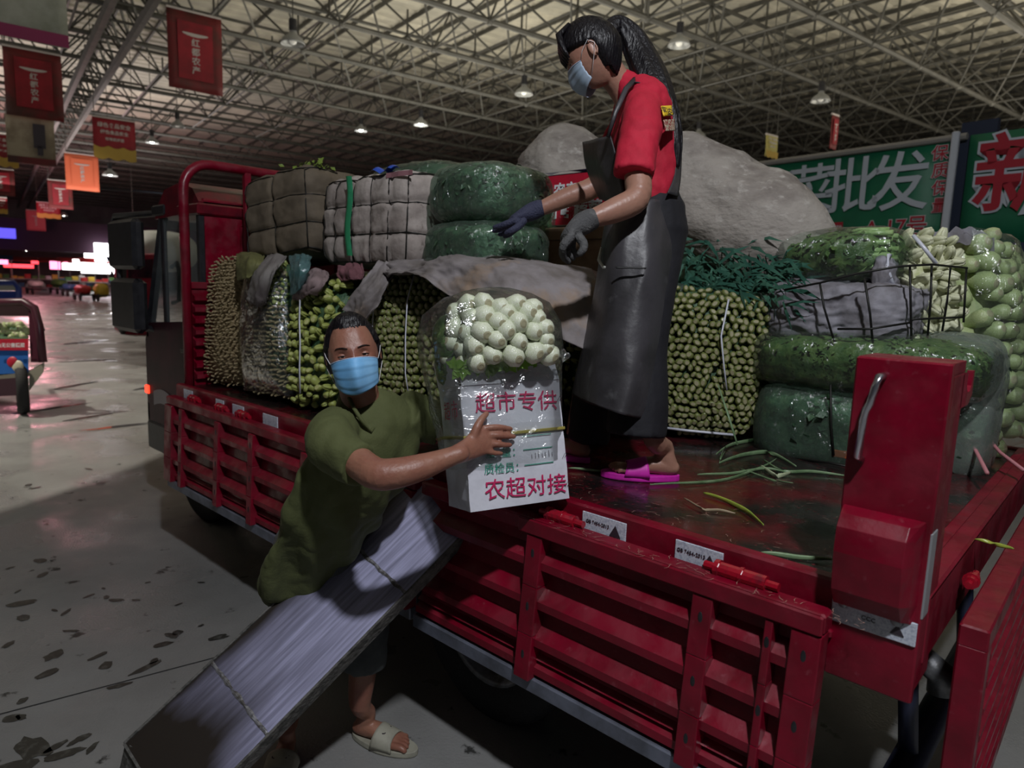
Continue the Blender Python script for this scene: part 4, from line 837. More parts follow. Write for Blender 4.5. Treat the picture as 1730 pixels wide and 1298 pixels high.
# ------------------------------------------------------------------ ramp
A=P(210,1257,z=.30); B=P(723,776,y=.0); e=(B-A).normalized(); w=Vector((.93,.08,-.34)); w=(w-e*w.dot(e)).normalized(); nr=w.cross(e).normalized()
if nr.z<0: nr=-nr
RL=(B-A).length-.02; RWD=.33
RM=Matrix((e,w,nr)).transposed().to_4x4(); RM.translation=A     # x along, y across, z up off the plate
ramp=thing('loading_ramp','worn steel loading slide sloping from the truck bed to the ground','ramp',A-Vector((0,0,.3)))
RST=bpy.data.materials.new('worn_ramp_steel'); RST.use_nodes=True
def ramp_mat():
    N=RST.node_tree; L=N.links; b=N.nodes['Principled BSDF']; tc=N.nodes.new('ShaderNodeTexCoord')
    def nz(sc,st,det=4):
        mp=N.nodes.new('ShaderNodeMapping'); mp.inputs['Scale'].default_value=st; L.new(tc.outputs['Object'],mp.inputs[0]); t=N.nodes.new('ShaderNodeTexNoise'); t.inputs['Scale'].default_value=sc; t.inputs['Detail'].default_value=det; L.new(mp.outputs[0],t.inputs[0]); return t
    s=nz(60,(.05,1,1)); g=nz(5,(.35,1,1)); r=N.nodes.new('ShaderNodeValToRGB'); r.color_ramp.elements[0].position=.35; r.color_ramp.elements[1].position=.72; r.color_ramp.elements[0].color=(.24,.24,.35,1); r.color_ramp.elements[1].color=(.52,.52,.76,1); L.new(s.outputs[0],r.inputs[0])
    # rust and dirt kept to the unworn edge and foot of the plate
    sx=N.nodes.new('ShaderNodeSeparateXYZ'); L.new(tc.outputs['Object'],sx.inputs[0])
    def mth(op,a,b_=0,c=0):
        m=N.nodes.new('ShaderNodeMath'); m.operation=op; m.use_clamp=False
        for i,x in enumerate((a,b_,c)):
            if hasattr(x,'links'): L.new(x,m.inputs[i])
            else: m.inputs[i].default_value=x
        return m.outputs[0]
    ed=mth('MULTIPLY_ADD',sx.outputs['Y'],-9.0,1.15); ft=mth('MULTIPLY_ADD',sx.outputs['X'],-3.2,1.55); mx=mth('MAXIMUM',ed,ft); q=mth('MULTIPLY_ADD',g.outputs[0],1.6,-.8); q=mth('ADD',mx,q)
    k=mth('MULTIPLY_ADD',sx.outputs['Y'],6.0,-1.35); k2=mth('MULTIPLY_ADD',sx.outputs['X'],-1.0,.2); q=mth('SUBTRACT',q,mth('MAXIMUM',k,0.0))
    c=N.nodes.new('ShaderNodeClamp'); L.new(q,c.inputs[0])
    x=N.nodes.new('ShaderNodeMix'); x.data_type='RGBA'; L.new(c.outputs[0],x.inputs[0]); L.new(r.outputs[0],x.inputs[6]); x.inputs[7].default_value=(.028,.022,.018,1); L.new(x.outputs[2],b.inputs['Base Color'])
    b.inputs['Metallic'].default_value=.2; b.inputs['Roughness'].default_value=.42
    bp=N.nodes.new('ShaderNodeBump'); bp.inputs['Strength'].default_value=.25; bp.inputs['Distance'].default_value=.003; L.new(s.outputs[0],bp.inputs['Height']); L.new(bp.outputs[0],b.inputs['Normal'])
ramp_mat()
def rampo(mb,name,mt,**kw):
    me=mb.mesh(name,mt); o=bpy.data.objects.new(name,me); COL.objects.link(o); o.parent=ramp; o.matrix_parent_inverse=BASE[ramp.name].inverted(); o.matrix_basis=RM; BASE[o.name]=RM
    for k,v in kw.items(): o[k]=v
    return o
mb=MB(); mb.cbox((0,0,-.006),(RL,RWD,0),.002); rampo(mb,'slide_plate',RST)
GRIT=mat('gritty_flange',(.13,.125,.115),.8,n=(40,(.05,.05,.045),.4,.65),bump=(70,.6))
mb=MB(); mb.cbox((0,RWD-.004,-.055),(RL,RWD+.004,.006),.002); rampo(mb,'side_flange',GRIT)
mb=MB(); mb.cbox((0,-.004,-.055),(RL,.004,.006),.002); rampo(mb,'side_flange',GRIT)
mb=MB(); mb.cbox((-.004,0,-.055),(.004,RWD,.003),.001); rampo(mb,'end_lip',GRIT)
for xx in (.305,.86):
    mb=MB(); mb.grid(lambda u,v:Vector((xx+v*.012+.004*fbm((u*9,v,xx*7)),u*RWD,.002+.003*math.sin(v*PI)+.0015*fbm((u*40,v*2,1)))),40,3); rampo(mb,'weld_seam',mat('weld_bead',(.30,.30,.32),.5,.5,n=(60,(.12,.11,.10),.4,.6)))
for yy in (.02,RWD-.02):     # feet at the low end (below the frame)
    mb=MB(); a=RM@Vector((.02,yy,-.01)); mb.tube([a,Vector((a.x-.03,a.y-.05,.01))],.016,8); build(mb,'leg',GRIT,ramp)
mb=MB(); mb.add([RM@Vector(p) for p in ((0,0,-.004),(0,RWD,-.004),(-.14,RWD,-.16),(-.14,0,-.16))],[(0,1,2,3)]); o=build(mb,'kick_plate',GRIT,ramp); s=o.modifiers.new('s','SOLIDIFY'); s.thickness=.004
for yy in (.04,RWD-.06):
    mb=MB(); mb.cbox((RL-.01,yy,-.03),(RL+.05,yy+.03,.004),.004); rampo(mb,'hook',GRIT)
# ------------------------------------------------------------------ carton with film-wrapped bulbs, being slid down
BL=P(795,866,d=1.935); BR=P(962,842,d=2.055); ub=Vector((BR.x-BL.x,BR.y-BL.y,BR.z-BL.z)); BWD=ub.length; ub.normalize()
TLp=P(783,652,d=1.955); vb=(TLp-BL); vb=(vb-ub*vb.dot(ub)); BH=vb.length; vb.normalize(); nb=ub.cross(vb).normalized()
if nb.dot(Vector(CAM)-BL)<0: nb=-nb
BM=Matrix((ub,vb,nb)).transposed().to_4x4(); BM.translation=BL      # x right, y up, z toward camera
bx=thing('wrapped_carton','white printed carton topped with film-wrapped white bulbs, slid onto the ramp','box',BL)
CB=mat('white_carton',(.66,.67,.74),.55,n=(6,(.50,.50,.56),.42,.7),n2=(30,(.36,.35,.36),.68,.8),bump=(12,.35,4))
def bxo(mb,name,mt,parent=bx,smooth=False,**kw):
    o=link(name,mb.mesh(name,mt,smooth),parent,BM)
    if parent is not bx: o.matrix_parent_inverse=BASE[bx.name].inverted() if False else Matrix(); o.matrix_parent_inverse=BM.inverted()
    for k,v in kw.items(): o[k]=v
    return o
DEP=.21
mb=MB(); N=12
rings=[]
for j in range(N+1):
    v=j/N; y=v*BH; ring=[]
    for (cx,cz) in [(0,0),(BWD,0),(BWD,-DEP),(0,-DEP)]:
        pass
    pts=[]
    for k in range(10): pts.append((k/10*BWD,0))
    for k in range(10): pts.append((BWD,-k/10*DEP))
    for k in range(10): pts.append((BWD-k/10*BWD,-DEP))
    for k in range(10): pts.append((0,-DEP+k/10*DEP))
    for (x,z) in pts:
        b=.002*math.sin(PI*v)*(1 if z==0 else 0)+.0015*fbm((x*14,y*14,z*9)); ring.append(Vector((x+.003*fbm((y*9,z*9,2)),y,z+b-.004*math.exp(-((y-BH*.59)/.008)**2)*(z==0))))
    rings.append(ring)
mb.loft(rings); cart=bxo(mb,'carton',CB,smooth=False)
mb=MB(); mb.grid(lambda u,v:Vector((u*BWD*1.0+.004*(1-u),BH+.0+v*.052,.004-.020*v+.003*fbm((u*12,v*3,5)))),14,4); bxo(mb,'front_flap',CB)
mb=MB(); mb.grid(lambda u,v:Vector((-.002-.01*v,BH+v*.085,-u*DEP)),6,4); bxo(mb,'side_flap',CB)
mb=MB(); mb.cbox((-.004,BH*.575,-DEP-.004),(BWD+.004,BH*.602,.008),.002); bxo(mb,'yellow_strap',mat('yellow_strap',(.32,.27,.06),.4))
MAG=mat('magenta_print',(.52,.01,.10),.55); GRN=mat('green_print',(.02,.30,.20),.55)
def bt(s,name,mt,x,y,size,bold=.002,shear=0,yscale=1,space=1.0):
    o=text(s,name,mt,bx,BM@Matrix.Translation((x,y,.0056))@Matrix.Rotation(-.035,4,'Z')@Matrix.Diagonal((1,yscale,1,1)),size,bold,.0004,'CENTER',space,shear); return o
bt('超市专供','red_lettering',MAG,BWD*.54,BH*.83,.066,0,0,.95)
bt('农超对接','red_lettering',MAG,BWD*.56,BH*.135,.066,0,0,.95)
bt('重  量：','green_lettering',GRN,BWD*.36,BH*.435,.032,0)
bt('质检员：','green_lettering',GRN,BWD*.36,BH*.31,.032,0)
for yy in (.55,.44,.315):
    mb=MB(); mb.box((BWD*.56,BH*yy,.0046),(BWD*.86,BH*yy+.0022,.0056)); bxo(mb,'green_rule',GRN)
mb=MB()
for k in range(4):
    for q in (0,1): 
        y=BH*(.10+.24*k); mb.add([Vector((BWD*.955+q*.007,y,.0054)),Vector((BWD*.955+q*.007+.0015,y,.0054)),Vector((BWD*.955+q*.007+.011,y+.014,.0054)),Vector((BWD*.955+q*.007+.0095,y+.014,.0054))],[(0,1,2,3)])
bxo(mb,'hatch_marks',BLKP,kind='stuff')
mb=MB()
for k in range(7): mb.box((BWD*(.64+.035*k+.003*(k%2)),BH*.365,.0048),(BWD*(.64+.035*k+.003*(k%2))+.001,BH*(.40+.01*(k%3)),.0056))
bxo(mb,'tally_marks',BLKP,kind='stuff')
for k,s in enumerate('市超'): 
    text(s,'red_lettering',MAG,bx,BM@Matrix.Translation((-.0065,BH*(.80-.0*k),-.05-.075*k))@Matrix.Rotation(-PI/2,4,'Y')@Matrix.Scale(1,4),.06,0,.0004)
# bulbs
mb=MB(); 
cx,cy=BWD*.42,BH+.16
build_leaves=sbox((cx,BH+.11,-.12),(.155,.135,.095),3,16,lambda w,d:.014*fbm(w*14)); bxo(build_leaves,'leaves',LEAF,smooth=True)
rr=random.Random(21)
bulbs=[(350,270),(425,232),(508,212),(590,232),(605,285),(415,300),(510,305),(590,350),(645,388),(250,350),(340,355),(410,390),(515,400),(300,420),(590,450),(665,465),(240,490),(310,500),(385,465),(490,470),(285,280),(195,250),(190,330),(180,400),(160,470),(230,430),(455,255),(560,255),(345,210),(640,330),(270,215),(455,345),(640,430)]
for i,(a,b) in enumerate(bulbs):
    px,py=700+a/2.883,440+b/2.883; u=(px-840)/105; v=(py-555)/80
    dd=2.00-.075*max(0,1-u*u-.5*v*v)+.12*max(0,-u-.35)+.04*max(0,-v)
    p=P(px,py,d=dd); nn=Vector(RW[:,2])*.86+Vector(RW[:,0])*(.55+u*.25)+Vector(RW[:,1])*(-.30-.3*v+rr.uniform(-.1,.1)); 
    if u<-.45: nn=Vector(RW[:,2])*.5-Vector(RW[:,0])*.7+Vector((0,0,.2))
    s=.0292*rr.uniform(.90,1.12); me=VM['bulb'][i%2]
    link('bulb',me,bx,Matrix.Translation(p)@basis(nn).to_4x4()@Matrix.Rotation(rr.random()*6,4,'Z')@Matrix.Diagonal((s*1.05,s*.98,s,1))@Matrix.Translation((0,0,-2.3)))
mb=MB()
def pf(rr):
    t=rr.random(); p=P(765+150*t,625-18*t+rr.uniform(-8,5),d=1.945+.07*t); return p,Vector(RW[:,2])
leaf_scatter(mb,pf,170,.028,5,.006); build(mb,'leaf_fringe',mat('fringe_green',(.22,.42,.05),.5),bx,kind='stuff')
mb=MB(); mb.tube([P(800+i*22,612-i*6+4*math.sin(i),d=1.935+.012*i) for i in range(7)],[.008,.013,.015,.015,.014,.011,.006],7); build(mb,'pale_stalk',VG('pale_stalk',(.60,.66,.40),(.40,.52,.20)),bx,smooth=True)
# plastic film hull: dome over the bulbs running down round the carton
prof=[(0,.012,.010),(.12,.016,.012),(.22,.020,.016),(.30,.028,.022),(.355,.034,.026),(BH+.03,.04,.03),(BH+.10,.048,.05),(BH+.17,.045,.052),(BH+.235,.022,.035),(BH+.268,-.03,-.005),(BH+.290,-.09,-.05),(BH+.297,-.14,-.10)]
rings=[]
for y,ox,oz in prof:
    hx,hz=BWD/2+ox,DEP/2+oz; hx=max(hx,.01); hz=max(hz,.012); ring=[]
    for k in range(56):
        t=2*PI*k/56; c_,s_=math.cos(t),math.sin(t); q=(abs(c_)**4.5+abs(s_)**4.5)**(-1/4.5); left=(.006 if c_<0 else 0)*min(1,y/.2)
        x=BWD/2-(.015)*(y/.5)+(hx+left)*c_*q; z=-DEP/2+hz*s_*q; nz=.009*fbm((x*16,y*12,z*16))+.005*fbm((x*44,y*16,z*44)); ring.append(Vector((x+c_*nz,y+nz*.5,z+s_*nz)))
    rings.append(ring)
mb=MB(); mb.loft(rings[1:],False); mb.add(rings[-1],[tuple(range(56))]); bxo(mb,'plastic_film',film_mat('box_film',(.98,1,.99),.42,.012,11,(.8,.85,.85),.17),smooth=True)
mb=MB(); a=P(946,600,d=2.02)
mb.tube([a,a+Vector((.01,0,.012)),a+Vector((.018,.0,-.006)),a+Vector((.03,.01,.004))],[.012,.009,.016,.006],8); build(mb,'film_knot',MATS['box_film'],bx,smooth=True)
# ------------------------------------------------------------------ people
cr,cu,cb=(Vector(RW[:,i]) for i in range(3))
def cat(p,t):
    k=t*(len(p)-1); i=min(int(k),len(p)-2); f=k-i; g=lambda j:np.array(p[min(max(j,0),len(p)-1)],float); p0,p1,p2,p3=g(i-1),g(i),g(i+1),g(i+2)
    return .5*((2*p1)+(p2-p0)*f+(2*p0-5*p1+4*p2-p3)*f*f+(3*p1-p0-3*p2+p3)*f**3)
def limb(mb,nodes,side=None,n=20,sub=4,round_=True):
    "nodes: (Vector, half width, half depth); one closed tapered tube"
    A_=[(*q[0],q[1],q[2] if len(q)>2 else q[1]) for q in nodes]; m_=sub*(len(A_)-1); S_=[cat(A_,i/m_) for i in range(m_+1)]; rings=[]
    pts=[Vector(s[:3]) for s in S_]
    def fr(i):
        t=(pts[min(i+1,m_)]-pts[max(i-1,0)]).normalized(); x=Vector(side) if side is not None else Vector((0,0,1)).cross(t)
        if x.length<1e-3: x=Vector((1,0,0))
        x=(x-t*x.dot(t)).normalized(); return t,x,t.cross(x)
    def ring(c,x,y,a,b): return [c+x*(a*math.cos(2*PI*k/n))+y*(b*math.sin(2*PI*k/n)) for k in range(n)]
    t,x,y=fr(0); a,b=S_[0][3:5]
    if round_: 
        for q in (.35,.75): rings.append(ring(pts[0]-t*min(a,b)*(1-q**2)**.5,x,y,a*q,b*q))
    for i in range(m_+1):
        t,x,y=fr(i); rings.append(ring(pts[i],x,y,S_[i][3],S_[i][4]))
    if round_:
        for q in (.75,.35): rings.append(ring(pts[-1]+t*min(*S_[-1][3:5])*(1-q**2)**.5,x,y,S_[-1][3]*q,S_[-1][4]*q))
    mb.loft(rings)
def g2(a,b): return math.exp(-(a*a+b*b))
def headpt(d,off=0,man=True):
    x,y,z=d; p=Vector((.073*x,.094*y,.116*z))
    if y<0: r=max(1e-4,math.sqrt(max(0,1-z*z))); p.y=-.089*r**.88*max(0,1-min(1,abs(x)/r)**2.7)**.5
    if z<-.05:
        s=min(1,(-z-.05)/.9); p.x*=1-.30*s**1.3; 
        if y<0: p.y*=1+.03*s
        else: p.y*=1-.35*s
    p.x*=1-.06*max(0,z)
    if y<0:
        f=min(1,-y*1.6); X,Z=p.x,p.z; ax=abs(X); dy=0
        if -.05<Z<.03:
            h=(.03-Z)/.062 if Z>-.032 else max(0,1-(-.032-Z)/.014); dy+=.023*max(0,h)*math.exp(-(X/(.0085+.006*max(0,h)))**2)
        dy+=.006*g2((ax-.013)/.006,(Z+.036)/.007)
        dy-=.011*g2((ax-.031)/.015,(Z-.0)/.012); dy+=.0055*g2((ax-.028)/.022,(Z-.022)/.008); dy+=.006*g2((ax-.040)/.018,(Z+.030)/.02)
        dy+=.006*g2(X/.022,(Z+.062)/.010)-.005*g2(X/.024,(Z+.0625)/.0025)+.007*g2(X/.02,(Z+.102)/.015)-.003*g2(X/.02,(Z+.08)/.007)
        p.y-=dy*f
    return p+Vector(d).normalized()*off
def headmesh(mb,M,nu=72,nv=56):
    rings=[]
    for j in range(nv+1):
        th=.03+(PI-.06)*j/nv; rings.append([M@headpt((math.sin(th)*math.cos(2*PI*i/nu),math.sin(th)*math.sin(2*PI*i/nu),-math.cos(th))) for i in range(nu)])
    mb.loft(rings)
def hair_shell(M,keep,off,mt,parent,name='hair',rough=.004,nu=110,nv=80):
    mb=MB(); idx={}; 
    for j in range(nv+1):
        for i in range(nu):
            th=.02+(PI-.04)*j/nv; ph=2*PI*i/nu; d=(math.sin(th)*math.cos(ph),math.sin(th)*math.sin(ph),-math.cos(th)); q=headpt(d); k=keep(q)
            o=off*min(1,max(-.8,k*60))+rough*(abs(math.sin(ph*23+3*fbm((ph,th*2,1))))-.5) if k>-.01 else -.006
            mb.v.append(tuple(M@headpt(d,o))); idx[(i,j)]=k
    for j in range(nv):
        for i in range(nu):
            i2=(i+1)%nu
            if max(idx[(i,j)],idx[(i2,j)],idx[(i,j+1)],idx[(i2,j+1)])>-.004: mb.f.append((j*nu+i,j*nu+i2,(j+1)*nu+i2,(j+1)*nu+i)); mb.m.append(0)
    o=build(mb,name,mt,parent,smooth=True); return o
def headM(c,face,up):
    y=-Vector(face).normalized(); z=Vector(up); z=(z-y*z.dot(y)).normalized(); x=y.cross(z); M=Matrix((x,y,z)).transposed().to_4x4(); M.translation=c; return M
HAIRM=mat('black_hair',(.006,.005,.007),.42,bump=(120,.6),stretch=(1,1,.15),spec=.4)
def surfz(M,x,z,off=0):
    "point on the face surface in front, local x,z"
    yy=-.094*math.sqrt(max(.05,1-(x/.073)**2-(z/.116)**2)); d=Vector((x/.073,yy/.094,z/.116)).normalized(); q=headpt(d); return M@Vector((x,q.y-off,z))
def face_parts(M,par,sk,lidgap=(.0035,-.0035),brow=True):
    EW=mat('eye_white',(.55,.50,.46),.2); IR=mat('iris_brown',(.02,.01,.008),.1)
    for s in (-1,1):
        c=M@Vector((s*.031,-.0685,.0)); mb=MB(); mb.ball(c,.0118,16,12); e_=build(mb,'eye',EW,par,smooth=True)
        mb=MB(); f=(M.to_3x3()@Vector((0.0,-1,-.05))).normalized(); mb.ball(c+f*.0062,.0066,12,8); build(mb,'iris',IR,e_,smooth=True)
        for nm,zz,sg in (('upper_eyelid',lidgap[0],1),('lower_eyelid',lidgap[1],-1)):
            mb=MB(); R3=.0134
            def f_(u,v):
                a=(u-.5)*2.5; z0=zz+sg*v*(R3*.98-abs(zz)) if True else 0; z0=max(-R3*.99,min(R3*.99,z0)); r_=math.sqrt(R3*R3-z0*z0); zc=z0-.0018*sg*(2*u-1)**2*(1-v)*1.5
                return M@Vector((s*.031+r_*math.sin(a)*1.12,-.0685-r_*math.cos(a),zc))
            mb.grid(f_,14,7); o=build(mb,nm,sk,par,smooth=True); sd=o.modifiers.new('s','SOLIDIFY'); sd.thickness=.0012
        mb=MB(); mb.tube([M@Vector((s*(.031-.0125+.025*t),-.0685-.0138*math.cos((t-.5)*2.3),lidgap[0]-.0003-.0022*(2*t-1)**2)) for t in np.linspace(0,1,9)],[.0004]+[.0010]*7+[.0004],5); build(mb,'eyelashes',HAIRM,par)
        if brow:
            mb=MB(); mb.tube([surfz(M,s*(.014+.036*t),.021+.006*math.sin(t*PI*.8)-.002*t,.001) for t in np.linspace(0,1,8)],[.0015,.0028,.0032,.0032,.003,.0026,.002,.001],6,sq=.5); build(mb,'eyebrow',HAIRM,par,smooth=True)
        # ear
        mb=MB(); E=M@Matrix.Translation((s*.074,.012,-.008))@Matrix.Rotation(s*.35,4,'Z')
        mb.ball((0,0,0),(.006,.016,.028),12,10,E.to_3x3()); mb.v=[tuple(Vector(v)+E.translation) for v in mb.v]
        build(mb,'ear',sk,par,smooth=True)
        mb=MB(); mb.tube([E@Vector((s*.006,.013*math.sin(t)-.001,.024*math.cos(t))) for t in np.linspace(-.5,2.9,14)],.0035,6); build(mb,'ear_rim',sk,par,smooth=True)
def mask(M,par,mt,side=1.0,loop=True,gap=0):
    mb=MB()
    def f_(u,v):
        a=(2*u-1)*1.16; c_=math.cos(a); zt=-.006-.012*(1-c_)*1.6; zb=-.112+.034*(1-c_)*1.3; z=zt+(zb-zt)*v
        nose=.020*math.exp(-((2*u-1)/.30)**2)*math.sin(PI*min(1,.12+v*.85))**.7; base=.0965-.012*v*v+.004*math.sin(PI*v)
        pl=.0022*((v*3.6)%1.0) if .18<v<.85 else 0
        return M@Vector((.0745*math.sin(a)*(1-.10*v),-(base)*c_**.85-nose*c_-pl+.002,z+.003*math.sin(a*3)*v))
    mb.grid(f_,36,26); o=build(mb,'face_mask',mt,par,smooth=True); s=o.modifiers.new('s','SOLIDIFY'); s.thickness=.0015
    wm=mat('mask_edge',(.55,.66,.85),.6)
    mb=MB(); mb.tube([f_(u,0) for u in np.linspace(0,1,19)],.0014,5); build(mb,'mask_edging',wm,o)
    for s in (0,1):
        sx=-1 if s==0 else 1
        mb=MB(); mb.tube([f_(s,.02),M@Vector((sx*.078,-.022,.004)),M@Vector((sx*.083,.010,.022)),M@Vector((sx*.085,.026,.0)),M@Vector((sx*.080,.004,-.034)),f_(s,.97)],.0011,5); build(mb,'ear_loop',mat('loop_white',(.7,.7,.72),.5),o,smooth=True)
    return o
def wrinkle(amp,sc,seed=0,stretch=(1,1,1)):
    def f(co,no):
        d=np.array([fbm((c[0]*sc*stretch[0]+seed,c[1]*sc*stretch[1],c[2]*sc*stretch[2]),1,2)+.6*abs(fbm((c[0]*sc*1.9*stretch[0]+seed+9,c[1]*sc*1.9*stretch[1],c[2]*sc*1.9*stretch[2]),1,2)) for c in co]); return co+no*(d*amp)[:,None]
    return f
def finger(mb,a,b,c,d,r): limb(mb,[(a,r*1.15),(b,r*1.05),(c,r*.95),(d,r*.78)],n=10,sub=3)
def foot_set(par,body,heel,toe,shin,sole_mt,name,mirror=1,ankle_r=.036,zg=0,L=.26):
    x=Vector((toe.x-heel.x,toe.y-heel.y,0)).normalized(); y=Vector((0,0,1)).cross(x)*mirror; M=Matrix((x,y,Vector((0,0,1)))).transposed().to_4x4(); M.translation=Vector((heel.x,heel.y,zg)); k=L/.26
    S_=lambda a,b,c:M@Vector((a*k,b*k,c))
    sd=y
    limb(body,[(S_(.028,0,.045),.026,.026),(S_(.06,0,.050),.030,.032),(S_(.11,.002,.050),.034,.028),(S_(.155,.004,.040),.040,.020),(S_(.19,.006,.033),.042,.013)],sd,sub=3)
    limb(body,[(S_(.035,0,.045),.026,.030),(S_(.055,0,.085),.028,.034),(S_(.06,0,.115),.030,.033)]+shin,sd,sub=3)
    for i,(yy,l,r) in enumerate(((-.031,.245,.0125),(-.010,.244,.0095),(.007,.238,.009),(.022,.230,.0085),(.036,.220,.008))): limb(body,[(S_(.18,yy,.032),r*1.1),(S_((.18+l)/2+.005,yy,.035),r),(S_(l-.012,yy,.029),r*.9)],n=10,sub=2)
    out=[]
    for q in range(28):
        t=2*PI*q/28; c_,s_=math.cos(t),math.sin(t); wx=.135+.135*c_; wd=.052 if c_>.0 else .040; wd*= (1 if c_>-.2 else 1); out.append((wx,s_*(wd if c_>0 else .038+.014*(1+c_))*(abs(s_)**.0)))
    mb=MB(); mb.loft([[S_(a,b,.0) for a,b in out],[S_(a,b*1.03,.006) for a,b in out],[S_(a,b,.021) for a,b in out]]); o=build(mb,name,sole_mt,par,bevel=.002)
    mb=MB()
    def st(u,v):
        th=PI*u; w_=.050-.004*v; return S_(.105+.085*v-.02*math.sin(th)*(v-.5),-w_*math.cos(th)*(1.04),.016+(.058-.020*v)*math.sin(th)**.75)
    mb.grid(st,20,8); s=build(mb,'strap',sole_mt,o,smooth=True); m_=s.modifiers.new('s','SOLIDIFY'); m_.thickness=.005; m_.offset=1
    return M
# ---- woman ---------------------------------------------------------------
SKW=mat('skin_woman',(.36,.19,.135),.42,n=(6,(.30,.14,.10),.4,.7),sss=.05,bump=(60,.15)); SKM=mat('skin_man',(.31,.145,.095),.46,n=(7,(.25,.095,.065),.4,.68),sss=.05,bump=(50,.25))
TSH=mat('red_tshirt',(.50,.008,.035),.8,n=(6,(.36,.004,.02),.4,.7),bump=(140,.1)); PANT=mat('black_trousers',(.008,.008,.012),.8,bump=(40,.2))
LEA=mat('black_apron',(.055,.052,.058),.42,n=(4,(.022,.021,.022),.4,.7),n2=(12,(.10,.10,.105),.6,.78),bump=(14,.4,5),spec=.4)
wm=thing('person','woman in red T-shirt, black apron and pink slippers standing on the truck bed','person',P(1085,815,z=1.055))
D=lambda a,b,d: P(a,b,d=d)
body=MB(); fwd=(-cr).normalized()
HMw=headM(D(1001,92,2.40),-cr*.84-cu*.46-cb*.34,cu*.88-cr*.46)
headmesh(body,HMw)
limb(body,[(D(1020,110,2.41),.052,.058),(D(1045,140,2.43),.046,.050),(D(1068,168,2.45),.055,.07),(D(1080,200,2.45),.14,.08),(D(1090,260,2.45),.13,.09),(D(1096,340,2.45),.12,.085),(D(1100,390,2.45),.14,.10)],cb)
limb(body,[(D(1085,180,2.30),.05),(D(1080,240,2.24),.047),(D(1078,300,2.20),.044),(D(1076,335,2.17),.041,.043),(D(1040,355,2.15),.039,.040),(D(1000,370,2.13),.031,.029),(D(975,382,2.12),.026)])
limb(body,[(D(1072,185,2.60),.05),(D(1045,240,2.64),.045),(D(1018,298,2.66),.041),(D(1000,318,2.66),.042),(D(960,333,2.66),.038),(D(915,352,2.66),.029),(D(895,360,2.66),.026)])
nh,nt=P(1148,811,z=1.055),P(1022,803,z=1.055); fh,ft=P(996,782,z=1.055),P(905,762,z=1.055)
PK=mat('pink_slipper',(.62,.02,.42),.5,n=(12,(.45,.015,.28),.45,.7))
foot_set(wm,body,nh,nt,[(P(1106,745,d=2.30),.034,.036),(P(1098,690,d=2.32),.045),(P(1080,590,d=2.32),.055),(P(1085,450,d=2.36),.075),(P(1098,395,d=2.38),.09)],PK,'pink_slipper',1,zg=1.052,L=.262)
foot_set(wm,body,fh,ft,[(P(972,735,d=2.60),.034,.036),(P(985,680,d=2.60),.045),(P(1010,580,d=2.56),.055),(P(1060,450,d=2.52),.075),(P(1085,395,d=2.50),.09)],PK,'pink_slipper',-1,zg=1.052,L=.262)
remesh(body,'body',SKW,.0045,1,wm)
# trousers
tr=MB()
limb(tr,[(D(1103,395,2.42),.13,.115),(D(1100,440,2.40),.115,.105),(D(1090,520,2.34),.09,.095),(D(1082,600,2.32),.088,.092),(D(1078,680,2.31),.098,.098),(D(1074,735,2.31),.108,.100)],cb,round_=False)
limb(tr,[(D(1090,395,2.48),.12,.11),(D(1075,450,2.50),.11,.10),(D(1035,560,2.54),.09,.09),(D(1008,660,2.58),.085,.085),(D(992,745,2.60),.09,.078)],cb,round_=False)
limb(tr,[(D(1100,355,2.45),.155,.115),(D(1103,400,2.45),.16,.12)],cb)
remesh(tr,'trousers',PANT,.009,2,wm,wrinkle(.006,9,3,(1,1,.5)))
# shirt
sh=MB()
limb(sh,[(D(1060,150,2.44),.075,.062),(D(1076,165,2.44),.125,.078),(D(1084,185,2.44),.165,.10),(D(1087,230,2.44),.165,.118),(D(1091,290,2.44),.155,.116),(D(1094,332,2.44),.145,.105),(D(1096,350,2.44),.135,.098)],cb)
limb(sh,[(D(1092,172,2.35),.055,.055),(D(1086,190,2.28),.066,.066),(D(1080,240,2.22),.066,.064),(D(1072,296,2.19),.064,.062)],cr,round_=False)
limb(sh,[(D(1065,180,2.56),.06,.06),(D(1050,230,2.63),.062,.062),(D(1032,272,2.65),.06,.06)],cr,round_=False)
remesh(sh,'tshirt',TSH,.0065,2,wm,wrinkle(.010,10,1,(1,1,.8)))
mb=MB(); mb.grid(lambda u,v:D(1128+u*22-4*v+v*8,338+v*(48-8*u),2.36+.12*u)+Vector((0,0,.0)),5,6); o=build(mb,'shirt_tail',TSH,wm,smooth=True); s=o.modifiers.new('s','SOLIDIFY'); s.thickness=.004
YEL=mat('yellow_print',(.75,.50,.02),.6)
def dcloth(name,rows,mt,par,nu=24,nv=24,fold=.01,seed=0,th=.004,freq=8):
    R=[[P(a,b,d=d) for a,b,d in r] for r in rows]; mb=MB()
    def fn(u,v):
        col=[Vector(cat([tuple(q) for q in r],u)) for r in R]; p=Vector(cat([tuple(q) for q in col],v)); return p+cb*fold*(fbm((u*5+seed,v*2.5,seed))+.35*math.sin(u*freq+3*fbm((u*2,v*1.5,seed))))
    mb.grid(fn,nu,nv); o=build(mb,name,mt,par,smooth=True); s=o.modifiers.new('s','SOLIDIFY'); s.thickness=th; return o
dcloth('back_patch',[[(1116,180,2.235),(1133,179,2.30)],[(1120,197,2.225),(1136,195,2.29)]],YEL,wm,6,4,0)
text('平安','shirt_print',BLKP,wm,frame_M(D(1127,189,2.24),cr*.9-cb*.55,cu),.026)
dcloth('round_badge',[[(1120,203,2.225),(1138,202,2.29)],[(1124,222,2.225),(1139,221,2.29)]],mat('badge',(.45,.42,.30),.6,n=(160,(.25,.02,.03),.45,.55)),wm,8,8,0)
